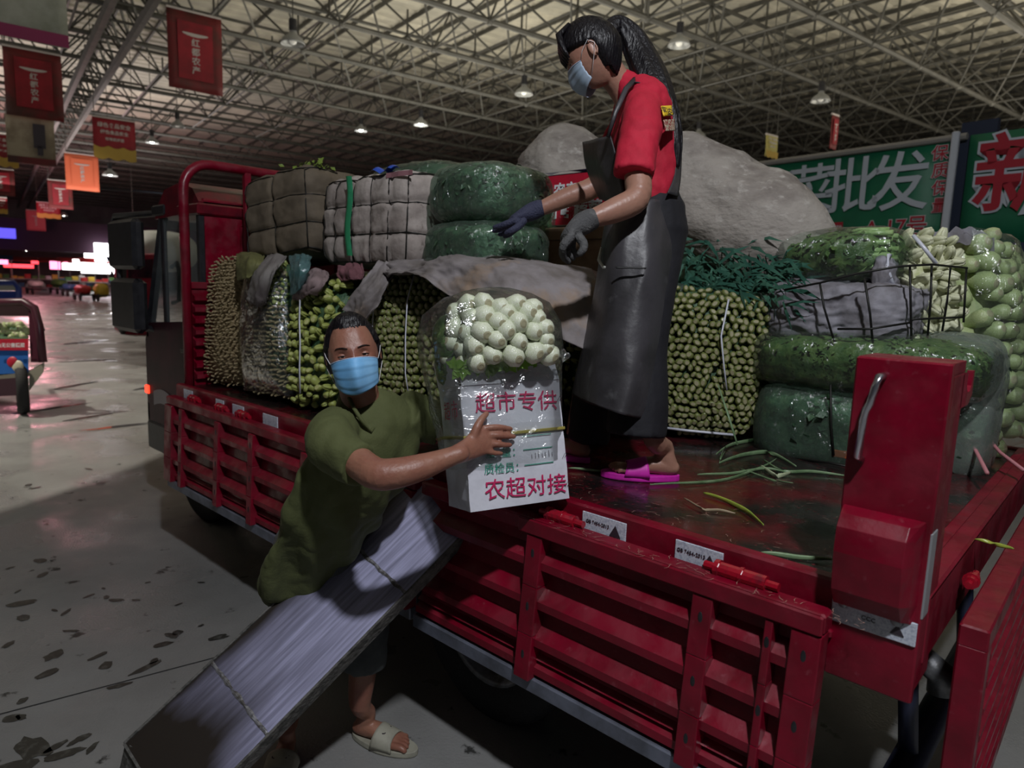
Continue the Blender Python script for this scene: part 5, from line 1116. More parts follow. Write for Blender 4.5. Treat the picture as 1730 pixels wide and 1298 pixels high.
dcloth('apron_skirt',[
 [(1138,334,2.36),(1100,338,2.255),(1050,335,2.28),(1030,325,2.42),(1045,320,2.58)],
 [(1139,400,2.33),(1095,402,2.215),(1040,400,2.24),(1018,395,2.42),(1040,392,2.60)],
 [(1136,480,2.30),(1085,482,2.185),(1030,482,2.24),(1006,478,2.42),(1030,474,2.60)],
 [(1125,570,2.28),(1075,574,2.165),(1015,568,2.24),(990,560,2.45),(1012,556,2.62)],
 [(1113,650,2.27),(1062,652,2.155),(1000,636,2.26),(974,625,2.48),(1000,622,2.64)],
 [(1103,712,2.27),(1050,700,2.155),(990,680,2.28),(966,664,2.50),(995,662,2.66)]],LEA,wm,34,34,.014,2,.004,9)
dcloth('apron_bib',[[(1030,229,2.26),(1008,234,2.36),(984,240,2.52)],[(1040,262,2.25),(1012,268,2.35),(988,276,2.53)],[(1048,300,2.25),(1018,302,2.35),(998,306,2.55)],[(1056,342,2.26),(1030,342,2.35),(1012,336,2.56)]],LEA,wm,12,12,.004,4,.004,5)
dcloth('apron_pocket',[[(1092,452,2.165),(1040,450,2.175)],[(1090,453,2.16),(1041,452,2.17)]],mat('apron_seam',(.02,.02,.02),.6),wm,8,2,0)
mb=MB()
mb.tube([D(1027,232,2.25),D(1040,190,2.235),D(1058,150,2.28),D(1074,133,2.36)],[.006,.008,.010,.010],6,sq=.4,up=cb); 
build(mb,'apron_strap',LEA,wm,smooth=True)
dcloth('apron_strap',[[(1062,138,2.34),(1096,140,2.36)],[(1088,142,2.315),(1112,160,2.32)],[(1124,178,2.34),(1130,182,2.36)],[(1140,230,2.36),(1150,232,2.38)],[(1141,290,2.33),(1151,292,2.36)],[(1128,326,2.27),(1146,332,2.32)]],LEA,wm,4,26,.0,6,.003)
mb=MB(); mb.tube([D(1016,418,2.33),D(1012,440,2.32),D(1020,452,2.29),D(1040,455,2.25),D(1062,448,2.22)],[.004,.007,.006,.005,.002],6); build(mb,'apron_tie',mat('clear_tie',(.55,.57,.52),.2),wm,smooth=True)
face_parts(HMw,wm,SKW,brow=True); mask(HMw,wm,mat('pale_blue_mask',(.45,.55,.68),.6,n=(12,(.35,.48,.62),.4,.7)))
def keepw(q): return min(1,max( q.y+.030-.25*max(0,q.z-.02)*0, (q.z-.048)))*1.0 if q.z>-.075 else -.02
hair_shell(HMw,lambda q: (q.y-.016 if q.z<.012 else max(q.y-.016+(q.z-.012)*3.2,q.z-.050)) if q.z>-.075 or q.y>.03 else -.02,.015,HAIRM,wm,'hair',.003)
mb=MB()
for i in range(9):   # fringe
    a=-.062+.0155*i; mb.tube([HMw@Vector((a*.5,-.02,.122)),HMw@Vector((a*.8,-.066,.106)),HMw@Vector((a*1.05,-.092+.3*abs(a),.072)),HMw@Vector((a*1.12,-.101+.45*abs(a),.038)),HMw@Vector((a*1.16,-.100+.5*abs(a),.012))],[.012,.015,.014,.011,.003],8,sq=.7)
build(mb,'fringe',HAIRM,wm,smooth=True,kind='stuff')
mb=MB(); pony=[(1030,50,2.42,.034),(1045,42,2.44,.036),(1066,62,2.45,.048),(1082,92,2.44,.056),(1100,130,2.40,.060),(1118,170,2.36,.050),(1133,210,2.345,.038),(1141,248,2.34,.026),(1145,282,2.34,.008)]
pn=[(*P(a,b,d=d),r) for a,b,d,r in pony]; rings=[]
for i in range(41):
    q=cat(pn,i/40); q2=cat(pn,min(1,i/40+.01)); q1=cat(pn,max(0,i/40-.01)); Bs=basis(Vector(q2[:3])-Vector(q1[:3]),cb); rings.append([Vector(q[:3])+Bs@Vector((1,0,0))*q[3]*math.cos(2*PI*k/40)*(1+.07*math.sin(k*5+i*.15))*.95+Bs@Vector((0,1,0))*q[3]*.62*math.sin(2*PI*k/40)*(1+.07*math.sin(k*5+i*.15)) for k in range(40)])
mb.loft(rings); build(mb,'ponytail',HAIRM,wm,smooth=True)
GLV=mat('grey_glove',(.07,.07,.072),.85,n=(30,(.12,.12,.12),.5,.7),bump=(160,.5)); GLN=mat('navy_glove',(.03,.033,.07),.75,bump=(160,.5))
def glove(pts,fing,mt,thumb):
    mb=MB(); limb(mb,pts,cb,sub=3)
    for f in fing: finger(mb,*[D(*q) for q in f],.0125)
    finger(mb,*[D(*q) for q in thumb],.014); return remesh(mb,'glove',mt,.0035,1,wm)
glove([(D(1000,370,2.13),.034,.034),(D(985,378,2.125),.035,.036),(D(972,388,2.12),.040,.030),(D(960,400,2.11),.043,.024)],
 [[(965,400,2.07),(953,414,2.05),(950,428,2.07),(954,438,2.10)],[(962,402,2.10),(951,416,2.085),(952,432,2.10),(960,442,2.12)],[(960,404,2.13),(956,418,2.12),(960,430,2.13),(968,436,2.14)],[(966,408,2.155),(966,420,2.155),(970,428,2.15),(976,430,2.15)]],GLV,[(975,398,2.10),(985,410,2.08),(986,420,2.07),(980,428,2.07)])
glove([(D(912,352,2.66),.033,.034),(D(898,358,2.66),.034,.035),(D(882,366,2.66),.045,.028),(D(868,374,2.66),.048,.022)],
 [[(872,372,2.60),(856,378,2.60),(845,382,2.61),(836,384,2.62)],[(870,376,2.64),(854,383,2.64),(843,388,2.65),(835,390,2.66)],[(872,380,2.68),(860,388,2.68),(850,394,2.69),(845,396,2.69)],[(876,382,2.71),(866,391,2.71),(858,397,2.71),(853,399,2.71)]],GLN,[(884,374,2.60),(874,384,2.585),(864,390,2.58),(856,394,2.59)])
# ---- man -----------------------------------------------------------------
mn=thing('person','man in olive T-shirt and blue face mask bracing the carton on the ramp','person',P(560,1270,z=0))
body=MB(); HMm=headM(D(597,600,2.03),cb*1.0+cr*.24-cu*.06,cu-cr*.15)
headmesh(body,HMm)
Rs,Ls=D(556,728,1.98),D(706,694,2.22); lat=(Ls-Rs).normalized()
limb(body,[(D(598,630,2.06),.056,.060),(D(606,660,2.08),.057,.060),(D(614,690,2.12),.065,.066),(D(622,715,2.12),.13,.075),(D(606,780,2.14),.145,.095),(D(565,860,2.22),.125,.095),(D(530,930,2.34),.13,.10),(D(530,960,2.38),.13,.10)],lat)
limb(body,[(Rs,.052),(D(580,760,1.91),.048),(D(610,785,1.85),.044),(D(637,801,1.80),.043),(D(668,800,1.80),.043,.041),(D(710,790,1.82),.038,.036),(D(750,776,1.85),.030,.028),(D(778,766,1.865),.027,.025)])
limb(body,[(Ls,.04),(D(735,712,2.24),.042),(D(752,728,2.22),.042),(D(775,735,2.24),.038),(D(800,735,2.30),.028)])
def PB(px,py,off=0):
    "point above the carton's printed face"
    d=RW@np.array([(px-CX)/F_PX,-(py-CY)/F_PX,-1.0]); t=(BL+nb*off-Vector(CAM)).dot(nb)/Vector(d).dot(nb); return Vector(CAM)+Vector(d)*t
limb(body,[(D(772,768,1.862),.027,.025),(PB(790,760,.045),.031,.020),(PB(806,750,.032),.038,.015),(PB(822,742,.027),.041,.013)],nb.cross(PB(822,742)-PB(780,765)),sub=3)
for f,r in (([(820,724),(838,722),(852,723),(863,725)],.0088),([(824,736),(843,736),(857,737),(868,738)],.0092),([(822,749),(840,751),(852,752),(862,752)],.0088),([(814,760),(828,764),(838,766),(847,766)],.0078)):
    limb(body,[(PB(*f[0],.026),r*1.15),(PB(*f[1],.030),r*1.05),(PB(*f[2],.026),r*.95),(PB(*f[3],.020),r*.8)],n=12,sub=3)
limb(body,[(PB(798,742,.034),.014),(PB(806,722,.038),.0125),(PB(814,708,.032),.0105),(PB(822,699,.024),.0085)],n=12,sub=3)
mh,mt2=P(596,1244,z=0),P(688,1272,z=0)
SLB=mat('beige_slipper',(.36,.35,.28),.6,n=(14,(.26,.25,.2),.45,.7))
foot_set(mn,body,mh,mt2,[(P(608,1190,d=2.50),.036,.040),(P(612,1140,d=2.48),.046,.050),(P(618,1060,d=2.45),.054),(P(600,990,d=2.42),.07),(P(560,930,d=2.38),.085)],SLB,'slipper',1,zg=.002,L=.265)
fh2,ft2=P(492,1262,z=0),P(466,1330,z=0)
foot_set(mn,body,fh2,ft2,[(P(488,1215,d=2.50),.036,.040),(P(490,1150,d=2.50),.046,.05),(P(500,1070,d=2.48),.055),(P(510,1000,d=2.44),.07),(P(520,940,d=2.40),.085)],SLB,'slipper',1,zg=.002,L=.265)
remesh(body,'body',SKM,.0042,1,mn)
for hM,tt in ((mh,mt2),(fh2,ft2)):
    x=Vector((tt.x-hM.x,tt.y-hM.y,0)).normalized(); y=Vector((0,0,1)).cross(x); c=Vector((hM.x,hM.y,.068))+x*.145
    text('COOL','strap_print',BLKP,mn,frame_M(c-y*.0+Vector((0,0,.0)),-y if y.dot(cr)<0 else y,x),.02,.001)
SHO=mat('grey_shorts',(.09,.10,.10),.8,n=(8,(.05,.055,.055),.4,.7))
st=MB()
limb(st,[(D(552,925,2.40),.13,.12),(D(590,985,2.42),.105,.10),(D(615,1060,2.45),.085,.085),(D(614,1126,2.47),.080,.078)],cr,round_=False)
limb(st,[(D(520,930,2.42),.12,.11),(D(508,1000,2.45),.10,.10),(D(498,1080,2.48),.085,.085),(D(492,1140,2.49),.078,.078)],cr,round_=False)
limb(st,[(D(535,910,2.36),.15,.115),(D(530,950,2.40),.155,.12)],lat)
remesh(st,'shorts',SHO,.009,2,mn,wrinkle(.006,9,5))
OLV=mat('olive_tshirt',(.088,.100,.034),.85,n=(5,(.064,.075,.022),.4,.7),n2=(11,(.10,.115,.05),.66,.8),bump=(120,.15))
sh=MB()
limb(sh,[(D(612,688,2.12),.085,.070),(D(624,704,2.12),.135,.082),(D(626,726,2.13),.185,.105),(D(612,780,2.15),.185,.120),(D(580,840,2.21),.165,.120),(D(548,900,2.30),.155,.118),(D(518,950,2.37),.145,.115),(D(502,982,2.41),.140,.112)],lat)
limb(sh,[(D(575,722,2.03),.070,.066),(D(556,740,1.96),.072,.070),(D(578,768,1.91),.066,.064),(D(608,788,1.86),.060,.060)],cu,round_=False)
limb(sh,[(D(685,698,2.20),.078,.08),(D(710,706,2.23),.074,.074),(D(746,722,2.24),.062,.062)],cu,round_=False)
# loose cloth of the shirt front hanging free
limb(sh,[(D(560,800,2.12),.12,.05),(D(530,880,2.20),.125,.05),(D(500,950,2.28),.105,.045),(D(492,992,2.32),.090,.040)],lat)
def shirt_disp(co,no):
    w_=wrinkle(.011,8,2,(1,1,.7))(co,no); ax=np.array(D(600,740,2.1)-D(500,960,2.35)); ax/=np.linalg.norm(ax)
    # long diagonal drag folds from the armpit to the hem
    s=np.sin((co@np.array(lat))*46+ (co@ax)*9+2.5*np.sin((co@ax)*7)); zf=np.clip((1.25-co[:,2])/.3,0,1); return w_+no*(s*.009*zf)[:,None]
remesh(sh,'tshirt',OLV,.0065,2,mn,shirt_disp)
mb=MB(); 
mb.tube([D(590,672,2.035),D(598,690,2.00),D(612,712,2.0),D(626,730,2.02),D(640,712,2.06),D(648,690,2.10),D(648,668,2.14)],.006,8); build(mb,'collar',OLV,mn,smooth=True)
# white drawstring bag edge at the hip
mb=MB(); mb.grid(lambda u,v:D(452+u*22+v*2,965+v*48,2.36),3,6); o=build(mb,'white_hem',mat('white_cloth',(.5,.5,.48),.7),mn); s=o.modifiers.new('s','SOLIDIFY'); s.thickness=.003
face_parts(HMm,mn,SKM,(.0026,-.0036)); mask(HMm,mn,mat('blue_mask',(.17,.46,.82),.6,n=(10,(.28,.58,.90),.4,.7)))
hair_shell(HMm,lambda q:(max(q.y+.012 if q.z<.03 else q.y+.030, (q.z-.088+abs(q.x)*.15+max(0,-q.y-.055)*.5)) if q.z>-.045 or q.y>.05 else -.02),.012,HAIRM,mn,'hair',.004)
# camouflage net / red plastic beside his ear
# ------------------------------------------------------------------ signs on the stalls to the right
def PH(px,py,c,off=0):
    d=Vector(RW@np.array([(px-CX)/F_PX,-(py-CY)/F_PX,-1.0])); t=(c-(Vector(CAM)-H0).dot(HC))/d.dot(HC); return Vector(CAM)+d*t
SC=7.96; SGR=mat('sign_green',(.012,.16,.075),.5,n=(.9,(.008,.10,.05),.4,.7),bump=(5,.3)); SWH=mat('sign_white',(.45,.50,.55),.5); SRD=mat('sign_red',(.35,.015,.03),.5)
def aLong(p): return (p-H0).dot(HA)
def signpanel(name,label,a0,a1,z0,z1,zz0=None):
    t=thing(name,label,'sign',H(a0,SC,z0)); mb=MB(); M=frame_M(H(a0,SC,0),-HA,(0,0,1))
    mb=MB(); mb.grid(lambda u,v:H(a0+(a1-a0)*u,SC+.015*math.sin(u*9),z0+(z1-z0)*v),16,4); o=build(mb,'banner_cloth',SGR,t,smooth=True); s=o.modifiers.new('s','SOLIDIFY'); s.thickness=.01
    return t
za,zb=2.22,3.32
aL=aLong(PH(820,330,SC)); aR=aLong(PH(1609,300,SC))
s1=signpanel('shop_sign','green hanging shop sign with large white characters, behind the stack','',0,0,0) if False else signpanel('shop_sign','green shop sign with large white characters and a red column, behind the sack',aL,aR,za,zb)
tM=lambda px,py,c=SC-.03: frame_M(PH(px,py,c),-HA,(0,0,1))
for ch,px,py,sz in (('批',1438,320,.66),('发',1517,314,.66),('菜',1368,326,.61),('蔬',1300,334,.61)):
    text(ch,'white_character',SWH,s1,tM(px,py),sz,.006)
wh2=mat('sign_outline',(.50,.50,.50),.5)
for k,ch in enumerate('保质保量'):
    text(ch,'character_outline',wh2,s1,tM(1588,260+k*29.5,SC-.028),.165,.007); text(ch,'red_character',SRD,s1,tM(1588,260+k*29.5,SC-.034),.165,.001)
text('A-17号','character_outline',wh2,s1,tM(1512,385,SC-.028),.22,.010); text('A-17号','red_character',SRD,s1,tM(1512,385,SC-.034),.22,.002)
mb=MB(); c=PH(1411,384,SC-.03); mb.box((-.09,-.055,0),(.09,.055,.006),tM(1411,384)); build(mb,'red_badge',SRD,s1); text('中国农业','badge_lettering',wh2,s1,tM(1411,384,SC-.04),.04,.001)
for z in (zb+.03,): 
    mb=MB(); mb.tube([H(aL,SC-.02,z),H(aR-.1,SC-.02,z)],.035,8); build(mb,'top_pipe',TRL,s1)
pa=aLong(PH(1611,300,SC))
mb=MB(); mb.cbox((0,0,0),(.07,.07,3.4),.01); o=build(mb,'sign_post',mat('post_white',(.45,.48,.52),.5),None); o.location=H(pa-.0,SC-.06,0); tag(o,'white upright post between the two green signs','post')
b0=aLong(PH(1632,300,SC)); b1=b0-2.4
s2=signpanel('shop_sign','green sign with one big red white-edged character at the right edge of the view',b0,b1,PH(1690,412,SC).z,PH(1690,222,SC).z)
text('新','character_outline',SWH,s2,tM(1722,300,SC-.03),.80,.034); text('新','red_character',SRD,s2,tM(1722,300,SC-.038),.80,.012)
mb=MB(); M=frame_M(H(pa-.02,SC,0),-HA,(0,0,1)); z1=PH(1690,412,SC).z; z0=PH(1690,456,SC).z
mb.box((0,z0,-.1),(3.2,z1,.15),M); o=build(mb,'stall_beam',mat('navy_beam',(.012,.02,.05),.6),None); tag(o,'dark navy beam under the red character sign','beam')
mb=MB(); mb.box((.35,.0,-.16),(3.2,z0,-.12),M); o=build(mb,'stall_wall',mat('cream_board',(.38,.36,.30),.8,n=(3,(.28,.24,.18),.45,.7)),None); tag(o,'cream stall wall board below the navy beam','wall board')
mb=MB(); mb.box((-.02,0,-.12),(.30,3.5,-.05),M); o=build(mb,'stall_column',mat('navy_beam2',(.012,.02,.045),.6),None); tag(o,'dark blue column beside the white post','column')
mb=MB(); mb.box((-9,0,-.6),(-.02,2.0,-.5),M); o=build(mb,'stall_front',mat('dark_stall',(.03,.03,.03),.8),None); tag(o,'dark stall front under the long green sign','wall board')
# ------------------------------------------------------------------ banners
BRD=mat('banner_red',(.30,.008,.02),.6,n=(2,(.17,.006,.012),.4,.7)); BBR=mat('banner_border',(.16,.012,.014),.6,n=(1.5,(.07,.02,.015),.45,.65)); BWT=mat('banner_print',(.50,.46,.44),.6); BGY=mat('banner_grey',(.36,.37,.32),.7,n=(2,(.24,.26,.20),.45,.7)); BBG=mat('banner_beige',(.42,.36,.26),.7,n=(1.2,(.28,.23,.16),.48,.6)); BOR=mat('banner_lit_tint',(.75,.16,.07),.6); BPK=mat('banner_pink',(.62,.10,.13),.6); BGL=mat('banner_gold',(.45,.30,.05),.6)  # BOR: strong lamplight on one red banner, put into its colour
def banner(x0,y0,x1,y1,d,label,kind='city',mt=None,tz=None):
    "hung flat sheet facing down the aisle"
    c=P((x0+x1)/2,y1,d=d); w=(x1-x0)/F_PX*d*1.12; top=P((x0+x1)/2,y0,d=d).z; h=top-c.z
    t=thing('hanging_banner',label,'banner',(c.x,c.y,c.z),'banners hung from the roof'); X=HC; M=frame_M((c.x,c.y,c.z),X,(0,0,1))  # x right, y up, normal back to viewer
    mb=MB(); mb.grid(lambda u,v:M@Vector(((u-.5)*w,v*h,.03*math.sin(u*6+v*3)*(1-v))),8,8); o=build(mb,'banner_cloth',mt or (BBR if kind=='city' else BRD),t,smooth=True); s=o.modifiers.new('s','SOLIDIFY'); s.thickness=.012
    mb=MB(); mb.tube([M@Vector((-w/2,h,0)),M@Vector((w/2,h,0))],.03,6)
    build(mb,'rod',BWT,t)
    mb=MB(); mb.tube([M@Vector((-w/2*.9,h,0)),M@Vector((-w/2*.9,h+zr((c-H0).dot(HC))-top+.02,0))],.012,4); build(mb,'cord',TR,t)
    mb=MB(); mb.tube([M@Vector((w/2*.9,h,0)),M@Vector((w/2*.9,h+zr((c-H0).dot(HC))-top+.02,0))],.012,4); build(mb,'cord',TR,t)
    if kind=='city':
        mb=MB(); mb.box((-w*.32,h*.14,.05),(w*.32,h*.86,.055),M); build(mb,'inner_panel',BRD if mt is None else mt,t)
        mb=MB(); mb.loft([[M@Vector((w*.24*math.cos(a),h*.70+h*.022*math.sin(a)+h*.016*math.cos(a)**2,z)) for a in np.linspace(0,2*PI,15)[:-1]] for z in (.06,.065)]); build(mb,'crest',BWT,t)
        for k,ch in enumerate('红都农产'): text(ch,'banner_character',BWT,t,M@Matrix.Translation((0,h*(.60-.115*k),.065)),h*.105,.004)
    elif kind=='lines':
        for k in range(3):
            text('绿色食品安全' if k<2 else '市场欢迎您','banner_character',BWT,t,M@Matrix.Translation((0,h*(.80-.17*k),.06)),w*(.13-.02*k),.003)
        mb=MB(); mb.grid(lambda u,v:M@Vector(((u-.5)*w,h*(.0+.30*v-.06*abs(math.sin(u*9))),.06)),18,2); build(mb,'fruit_border',BGL,t)
    elif kind=='poster':
        mb=MB(); mb.box((w*.05,h*.35,.05),(w*.30,h*.85,.055),M); mb.box((w*.12,h*.2,.05),(w*.24,h*.4,.055),M); build(mb,'printed_figure',BLKP,t)
        mb=MB(); mb.box((-w*.5,0,.045),(w*.5,h*.14,.05),M); build(mb,'red_border',BBR,t)
    elif kind=='plain':
        mb=MB(); mb.box((-w*.5,0,.045),(w*.5,h*.16,.05),M); build(mb,'magenta_border',mat('magenta_border',(.25,.02,.09),.6),t)
    return t
banner(0,-60,100,70,11,'large grey banner with a magenta lower edge in the top left corner','plain',BGY)
if True: banner(294,28,370,155,17.5,'red banner with a crest and a column of characters, nearest in the aisle')
banner(25,90,97,200,18,'red crest banner left of the dark girder, above the beige poster')
banner(25,199,85,278,18.3,'beige poster banner with a dark figure under the red crest banner','poster',BBG)
banner(167,203,223,268,25,'red banner with rows of white lettering and a fruit border below','lines')
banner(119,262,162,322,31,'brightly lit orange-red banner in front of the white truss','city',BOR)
banner(88,306,119,353,39,'dull red banner just below the brightly lit one','city')
banner(68,343,98,368,46,'small red banner with a golden lower border','lines')
banner(50,356,74,390,52,'pale pink banner further down the aisle','city',BPK)
banner(25,382,52,414,60,'farthest glowing red banner above the stalls','lines')
banner(-12,228,25,280,20,'red lettered banner cut by the left edge, below the poster row','lines')
banner(-14,286,20,330,27,'dark red crest banner low at the left edge')
banner(-8,334,10,360,34,'small red banner at the left edge under the crest banner','lines')
banner(1396,196,1416,252,20,'narrow red banner above the long green sign','city')
banner(1286,230,1316,266,19,'small yellow banner behind the top of the big sack','lines',mat('banner_yellow',(.45,.40,.12),.6))
# ------------------------------------------------------------------ pendant lamps
LS=mat('lamp_shade',(.35,.36,.36),.35,.4); LB=mat('lamp_bulb',(.8,.8,.75),.3,emit=((1,.97,.9),.12)); LBH=mat('lamp_bulb_hot',(.9,.9,.9),.3,emit=((1,.97,.92),30))
def pendant(px,py,d,label,hot=False,r=.28):
    c=P(px,py,d=d); t=thing('pendant_lamp',label,'lamp',c,'lamps hanging under the roof'); n=20
    mb=MB(); mb.loft([[c+Vector((q*math.cos(2*PI*k/n),q*math.sin(2*PI*k/n),z)) for k in range(n)] for z,q in ((0,r),(.03,r*.99),(.13,r*.8),(.22,r*.35),(.30,r*.22),(.36,r*.2))],False); o=build(mb,'shade',LS,t,smooth=True); s=o.modifiers.new('s','SOLIDIFY'); s.thickness=.006
    mb=MB(); mb.tube([c+Vector((0,0,.30)),c+Vector((0,0,.55))],.09,10); build(mb,'ballast',BLK,t)
    mb=MB(); mb.tube([c+Vector((0,0,.5)),Vector((c.x,c.y,zr((c-H0).dot(HC))+.02))],.015,5); build(mb,'rod',TR,t)
    mb=MB(); mb.ball(c+Vector((0,0,.08)),.09,10,8); build(mb,'bulb',LBH if hot else LB,t,smooth=True)
for a in ((495,75,16,'unlit bell lamp right of the nearest red banner'),(1147,78,17,'bell lamp behind the woman\'s head under the roof'),(885,160,21,'bell lamp left of the woman\'s mask'),(1386,172,20,'bell lamp above the narrow red banner'),(186,297,30,'bell lamp right of the brightly lit banner',True,.3),(711,212,26,'small lamp above the film-wrapped bundles',True),(257,242,30,'lamp just right of the fruit-border banner',True),(300,215,27,'lamp under the near truss rows, above the headboard'),(1180,232,26,'lamp glimpsed right of the ponytail'),(225,378,44,'bright lamp beside the truck mirror',True),(44,424,70,'bright lamp over the far stalls',True),(108,365,52,'lamp behind the small golden-bordered banner',True),(610,222,30,'lamp left of the small lamp above the bundles',True)): pendant(*a)
# ------------------------------------------------------------------ cargo tricycle at the left edge
tc=thing('cargo_tricycle','cargo tricycle carrying green bulbs and a red and blue carton','tricycle',P(20,705,z=0)); 
def Q(px,py,dd=0): return P(px,py,d=8.0+dd)
MAR=mat('maroon_frame',(.07,.012,.025),.4); BLE=mat('blue_print',(.02,.13,.45),.5)
mb=MB(); mb.tube([Q(-30,512),Q(40,510),Q(58,520),Q(66,550),Q(73,612)],.045,8,up=tuple(cb)); mb.tube([Q(-30,512,1.2),Q(40,510,1.2),Q(58,520,1.2),Q(70,560,1.2)],.045,8,up=tuple(cb)); mb.tube([Q(-30,512),Q(-30,512,1.2)],.03,6); build(mb,'hoop_frame',MAR,tc,smooth=True)
mb=MB(); mb.grid(lambda u,v:Q(-20+u*70+12*v,512+v*22,v*.1),8,3); build(mb,'mesh_top',MAR,tc)
mb=MB(); mb.add([Q(48,525),Q(66,540),Q(74,612),Q(52,612)],[(0,1,2,3)]); o=build(mb,'side_panel',MAR,tc); s=o.modifiers.new('s','SOLIDIFY'); s.thickness=.03
mb=MB(); a=Q(-40,640); b=Q(50,628); mb.loft([[a,b,b+Vector((0,0,-.05)),a+Vector((0,0,-.05))],[p+Vector(HA)*1.5 for p in (a,b,b+Vector((0,0,-.05)),a+Vector((0,0,-.05)))]]); mb.loft([[Q(50,628),Q(75,614),Q(74,628),Q(50,660)],[p+Vector(HA)*.1 for p in (Q(50,628),Q(75,614),Q(74,628),Q(50,660))]]); bd=build(mb,'load_bed',mat('bed_cream',(.28,.26,.20),.6),tc,kind='stuff') if False else build(mb,'load_bed',mat('bed_cream',(.28,.26,.20),.6),tc)
mb=MB(); mb.loft([[Q(-40,644),Q(34,638),Q(30,668),Q(-40,672)],[p+Vector(HA)*1.4 for p in (Q(-40,644),Q(34,638),Q(30,668),Q(-40,672))]]); build(mb,'tail_board',mat('tail_maroon',(.05,.02,.03),.5),tc)
mb=MB(); mb.loft([[Q(-30,591),Q(48,591),Q(48,630),Q(-30,634)],[p+Vector(HA)*.4 for p in (Q(-30,591),Q(48,591),Q(48,630),Q(-30,634))]]); c1=build(mb,'blue_carton',BLE,tc)
mb=MB(); mb.loft([[Q(-30,574,-.02),Q(48,573,-.02),Q(48,592,-.02),Q(-30,592,-.02)],[p+Vector(HA)*.4 for p in (Q(-30,574),Q(48,573),Q(48,592),Q(-30,592))]]); build(mb,'red_band',REDP,tc)
text('绿色无公害蔬菜','carton_lettering',WHITE,tc,frame_M(Q(14,584,-.06),cr,cu),.055,.001)
for (px,py,mt,r) in ((21,612,REDP,.065),(30,619,mat('cream_disc',(.6,.55,.4),.5),.07)):
    mb=MB(); mb.ball(Q(px,py,-.05),(r,.02,r),14,8,Matrix((cr,cb,cu)).transposed()); build(mb,'printed_fruit',mt,tc,smooth=True)
rr=random.Random(5)
for i in range(34):
    px=rr.uniform(-14,44); py=570-rr.random()*30*math.sqrt(max(0,1-((px-12)/36)**2)); s=.034
    link('bulb',VM['lbulb'][i%2],tc,Matrix.Translation(Q(px,py,.05+.25*(570-py)/30))@basis(cb+Vector((rr.uniform(-.5,.5),rr.uniform(-.5,.5),rr.uniform(-.2,.6)))).to_4x4()@Matrix.Diagonal((s,s,s,1))@Matrix.Translation((0,0,-2)))
mb=MB(); mb.loft([[Q(-30,572),Q(46,572),Q(46,576),Q(-30,576)],[p+Vector(HA)*.9 for p in (Q(-30,560),Q(46,556),Q(46,576),Q(-30,576))]]); build(mb,'leaves',LEAFD,tc)
mb=MB(); n=24; wc=P(38,668,d=8.1); wc.z=.30; 
Wx=Vector(HC)
rings=[]
for o_,q in ((-.05,.17),(-.06,.27),(-.03,.30),(.03,.30),(.06,.27),(.05,.17)): rings.append([wc+Wx*o_+Vector(HA)*(q*math.cos(2*PI*k/n))+Vector((0,0,q*math.sin(2*PI*k/n))) for k in range(n)])
mb.loft(rings,False); build(mb,'wheel',RUB,tc,smooth=True)
mb=MB(); mb.loft([[wc+Wx*o_+Vector(HA)*(q*math.cos(2*PI*k/n))+Vector((0,0,q*math.sin(2*PI*k/n))) for k in range(n)] for o_,q in ((.03,.18),(.0,.16),(.01,.02))],True); build(mb,'rim',GREYM,tc)
# second tricycle, blue
t2=thing('cargo_tricycle','blue-railed cargo tricycle further off behind the maroon one','tricycle',P(5,560,z=0)); Q2=lambda px,py,dd=0:P(px,py,d=13+dd)
mb=MB(); mb.tube([Q2(-30,478),Q2(24,478),Q2(31,486),Q2(33,506)],.05,8,up=tuple(cb)); build(mb,'hoop_frame',mat('blue_frame',(.02,.04,.22),.4),t2,smooth=True)
mb=MB(); mb.loft([[Q2(-30,492),Q2(32,492),Q2(33,520),Q2(-30,520)],[p+Vector(HA)*1.2 for p in (Q2(-30,492),Q2(32,492),Q2(33,520),Q2(-30,520))]]); build(mb,'side_board',MATS['blue_frame'],t2)
mb=MB(); mb.add([Q2(-30,480),Q2(22,480),Q2(28,491),Q2(-30,491)],[(0,1,2,3)]); build(mb,'window_sheet',mat('sheet_grey',(.3,.3,.27),.4),t2)
# ------------------------------------------------------------------ big red truck behind
t3=thing('truck','second red truck with a chrome-striped grille, behind the mirror of the near truck','truck',P(225,565,z=0)); Q3=lambda px,py,dd=0:P(px,py,d=19+dd)
def quadbox(c,dep=1.6): 
    f=[Q3(*q) for q in c]; m=MB(); m.loft([f,[p+Vector(HA)*dep for p in f]]); return m
build(quadbox([(212,430),(262,428),(262,585),(212,572)],2.2),'cab',RED,t3,bevel=.03)
mb=quadbox([(216,440),(258,438),(258,470),(216,470)],.02); mb.v=[tuple(Vector(v)-Vector(HA)*.03) for v in mb.v]; build(mb,'windscreen',GLOSSBLK,t3)
for k in range(5):
    mb=MB(); y=477+k*9; mb.tube([Q3(221,y,-.1),Q3(243,y,-.1)],.035,6); build(mb,'grille_bar',mat('chrome_bar',(.6,.6,.6),.25,.9),t3,smooth=True)
mb=MB(); wc=P(212,548,d=19.2); wc.z=.52; 
mb.loft([[wc+Vector(HC)*o_+Vector(HA)*(q*math.cos(2*PI*k/n))+Vector((0,0,q*math.sin(2*PI*k/n))) for k in range(n)] for o_,q in ((-.15,.3),(-.16,.48),(-.1,.52),(.1,.52),(.16,.48),(.15,.3))],True); build(mb,'wheel',RUB,t3,smooth=True)
c=P(270,425,d=21); build(sbox((c.x,c.y,c.z),(1.1,1.0,.62),2.6,12),'pale_load_cover',mat('pale_cover',(.42,.43,.40),.6,n=(1.5,(.30,.32,.28),.4,.7)),t3,smooth=True)
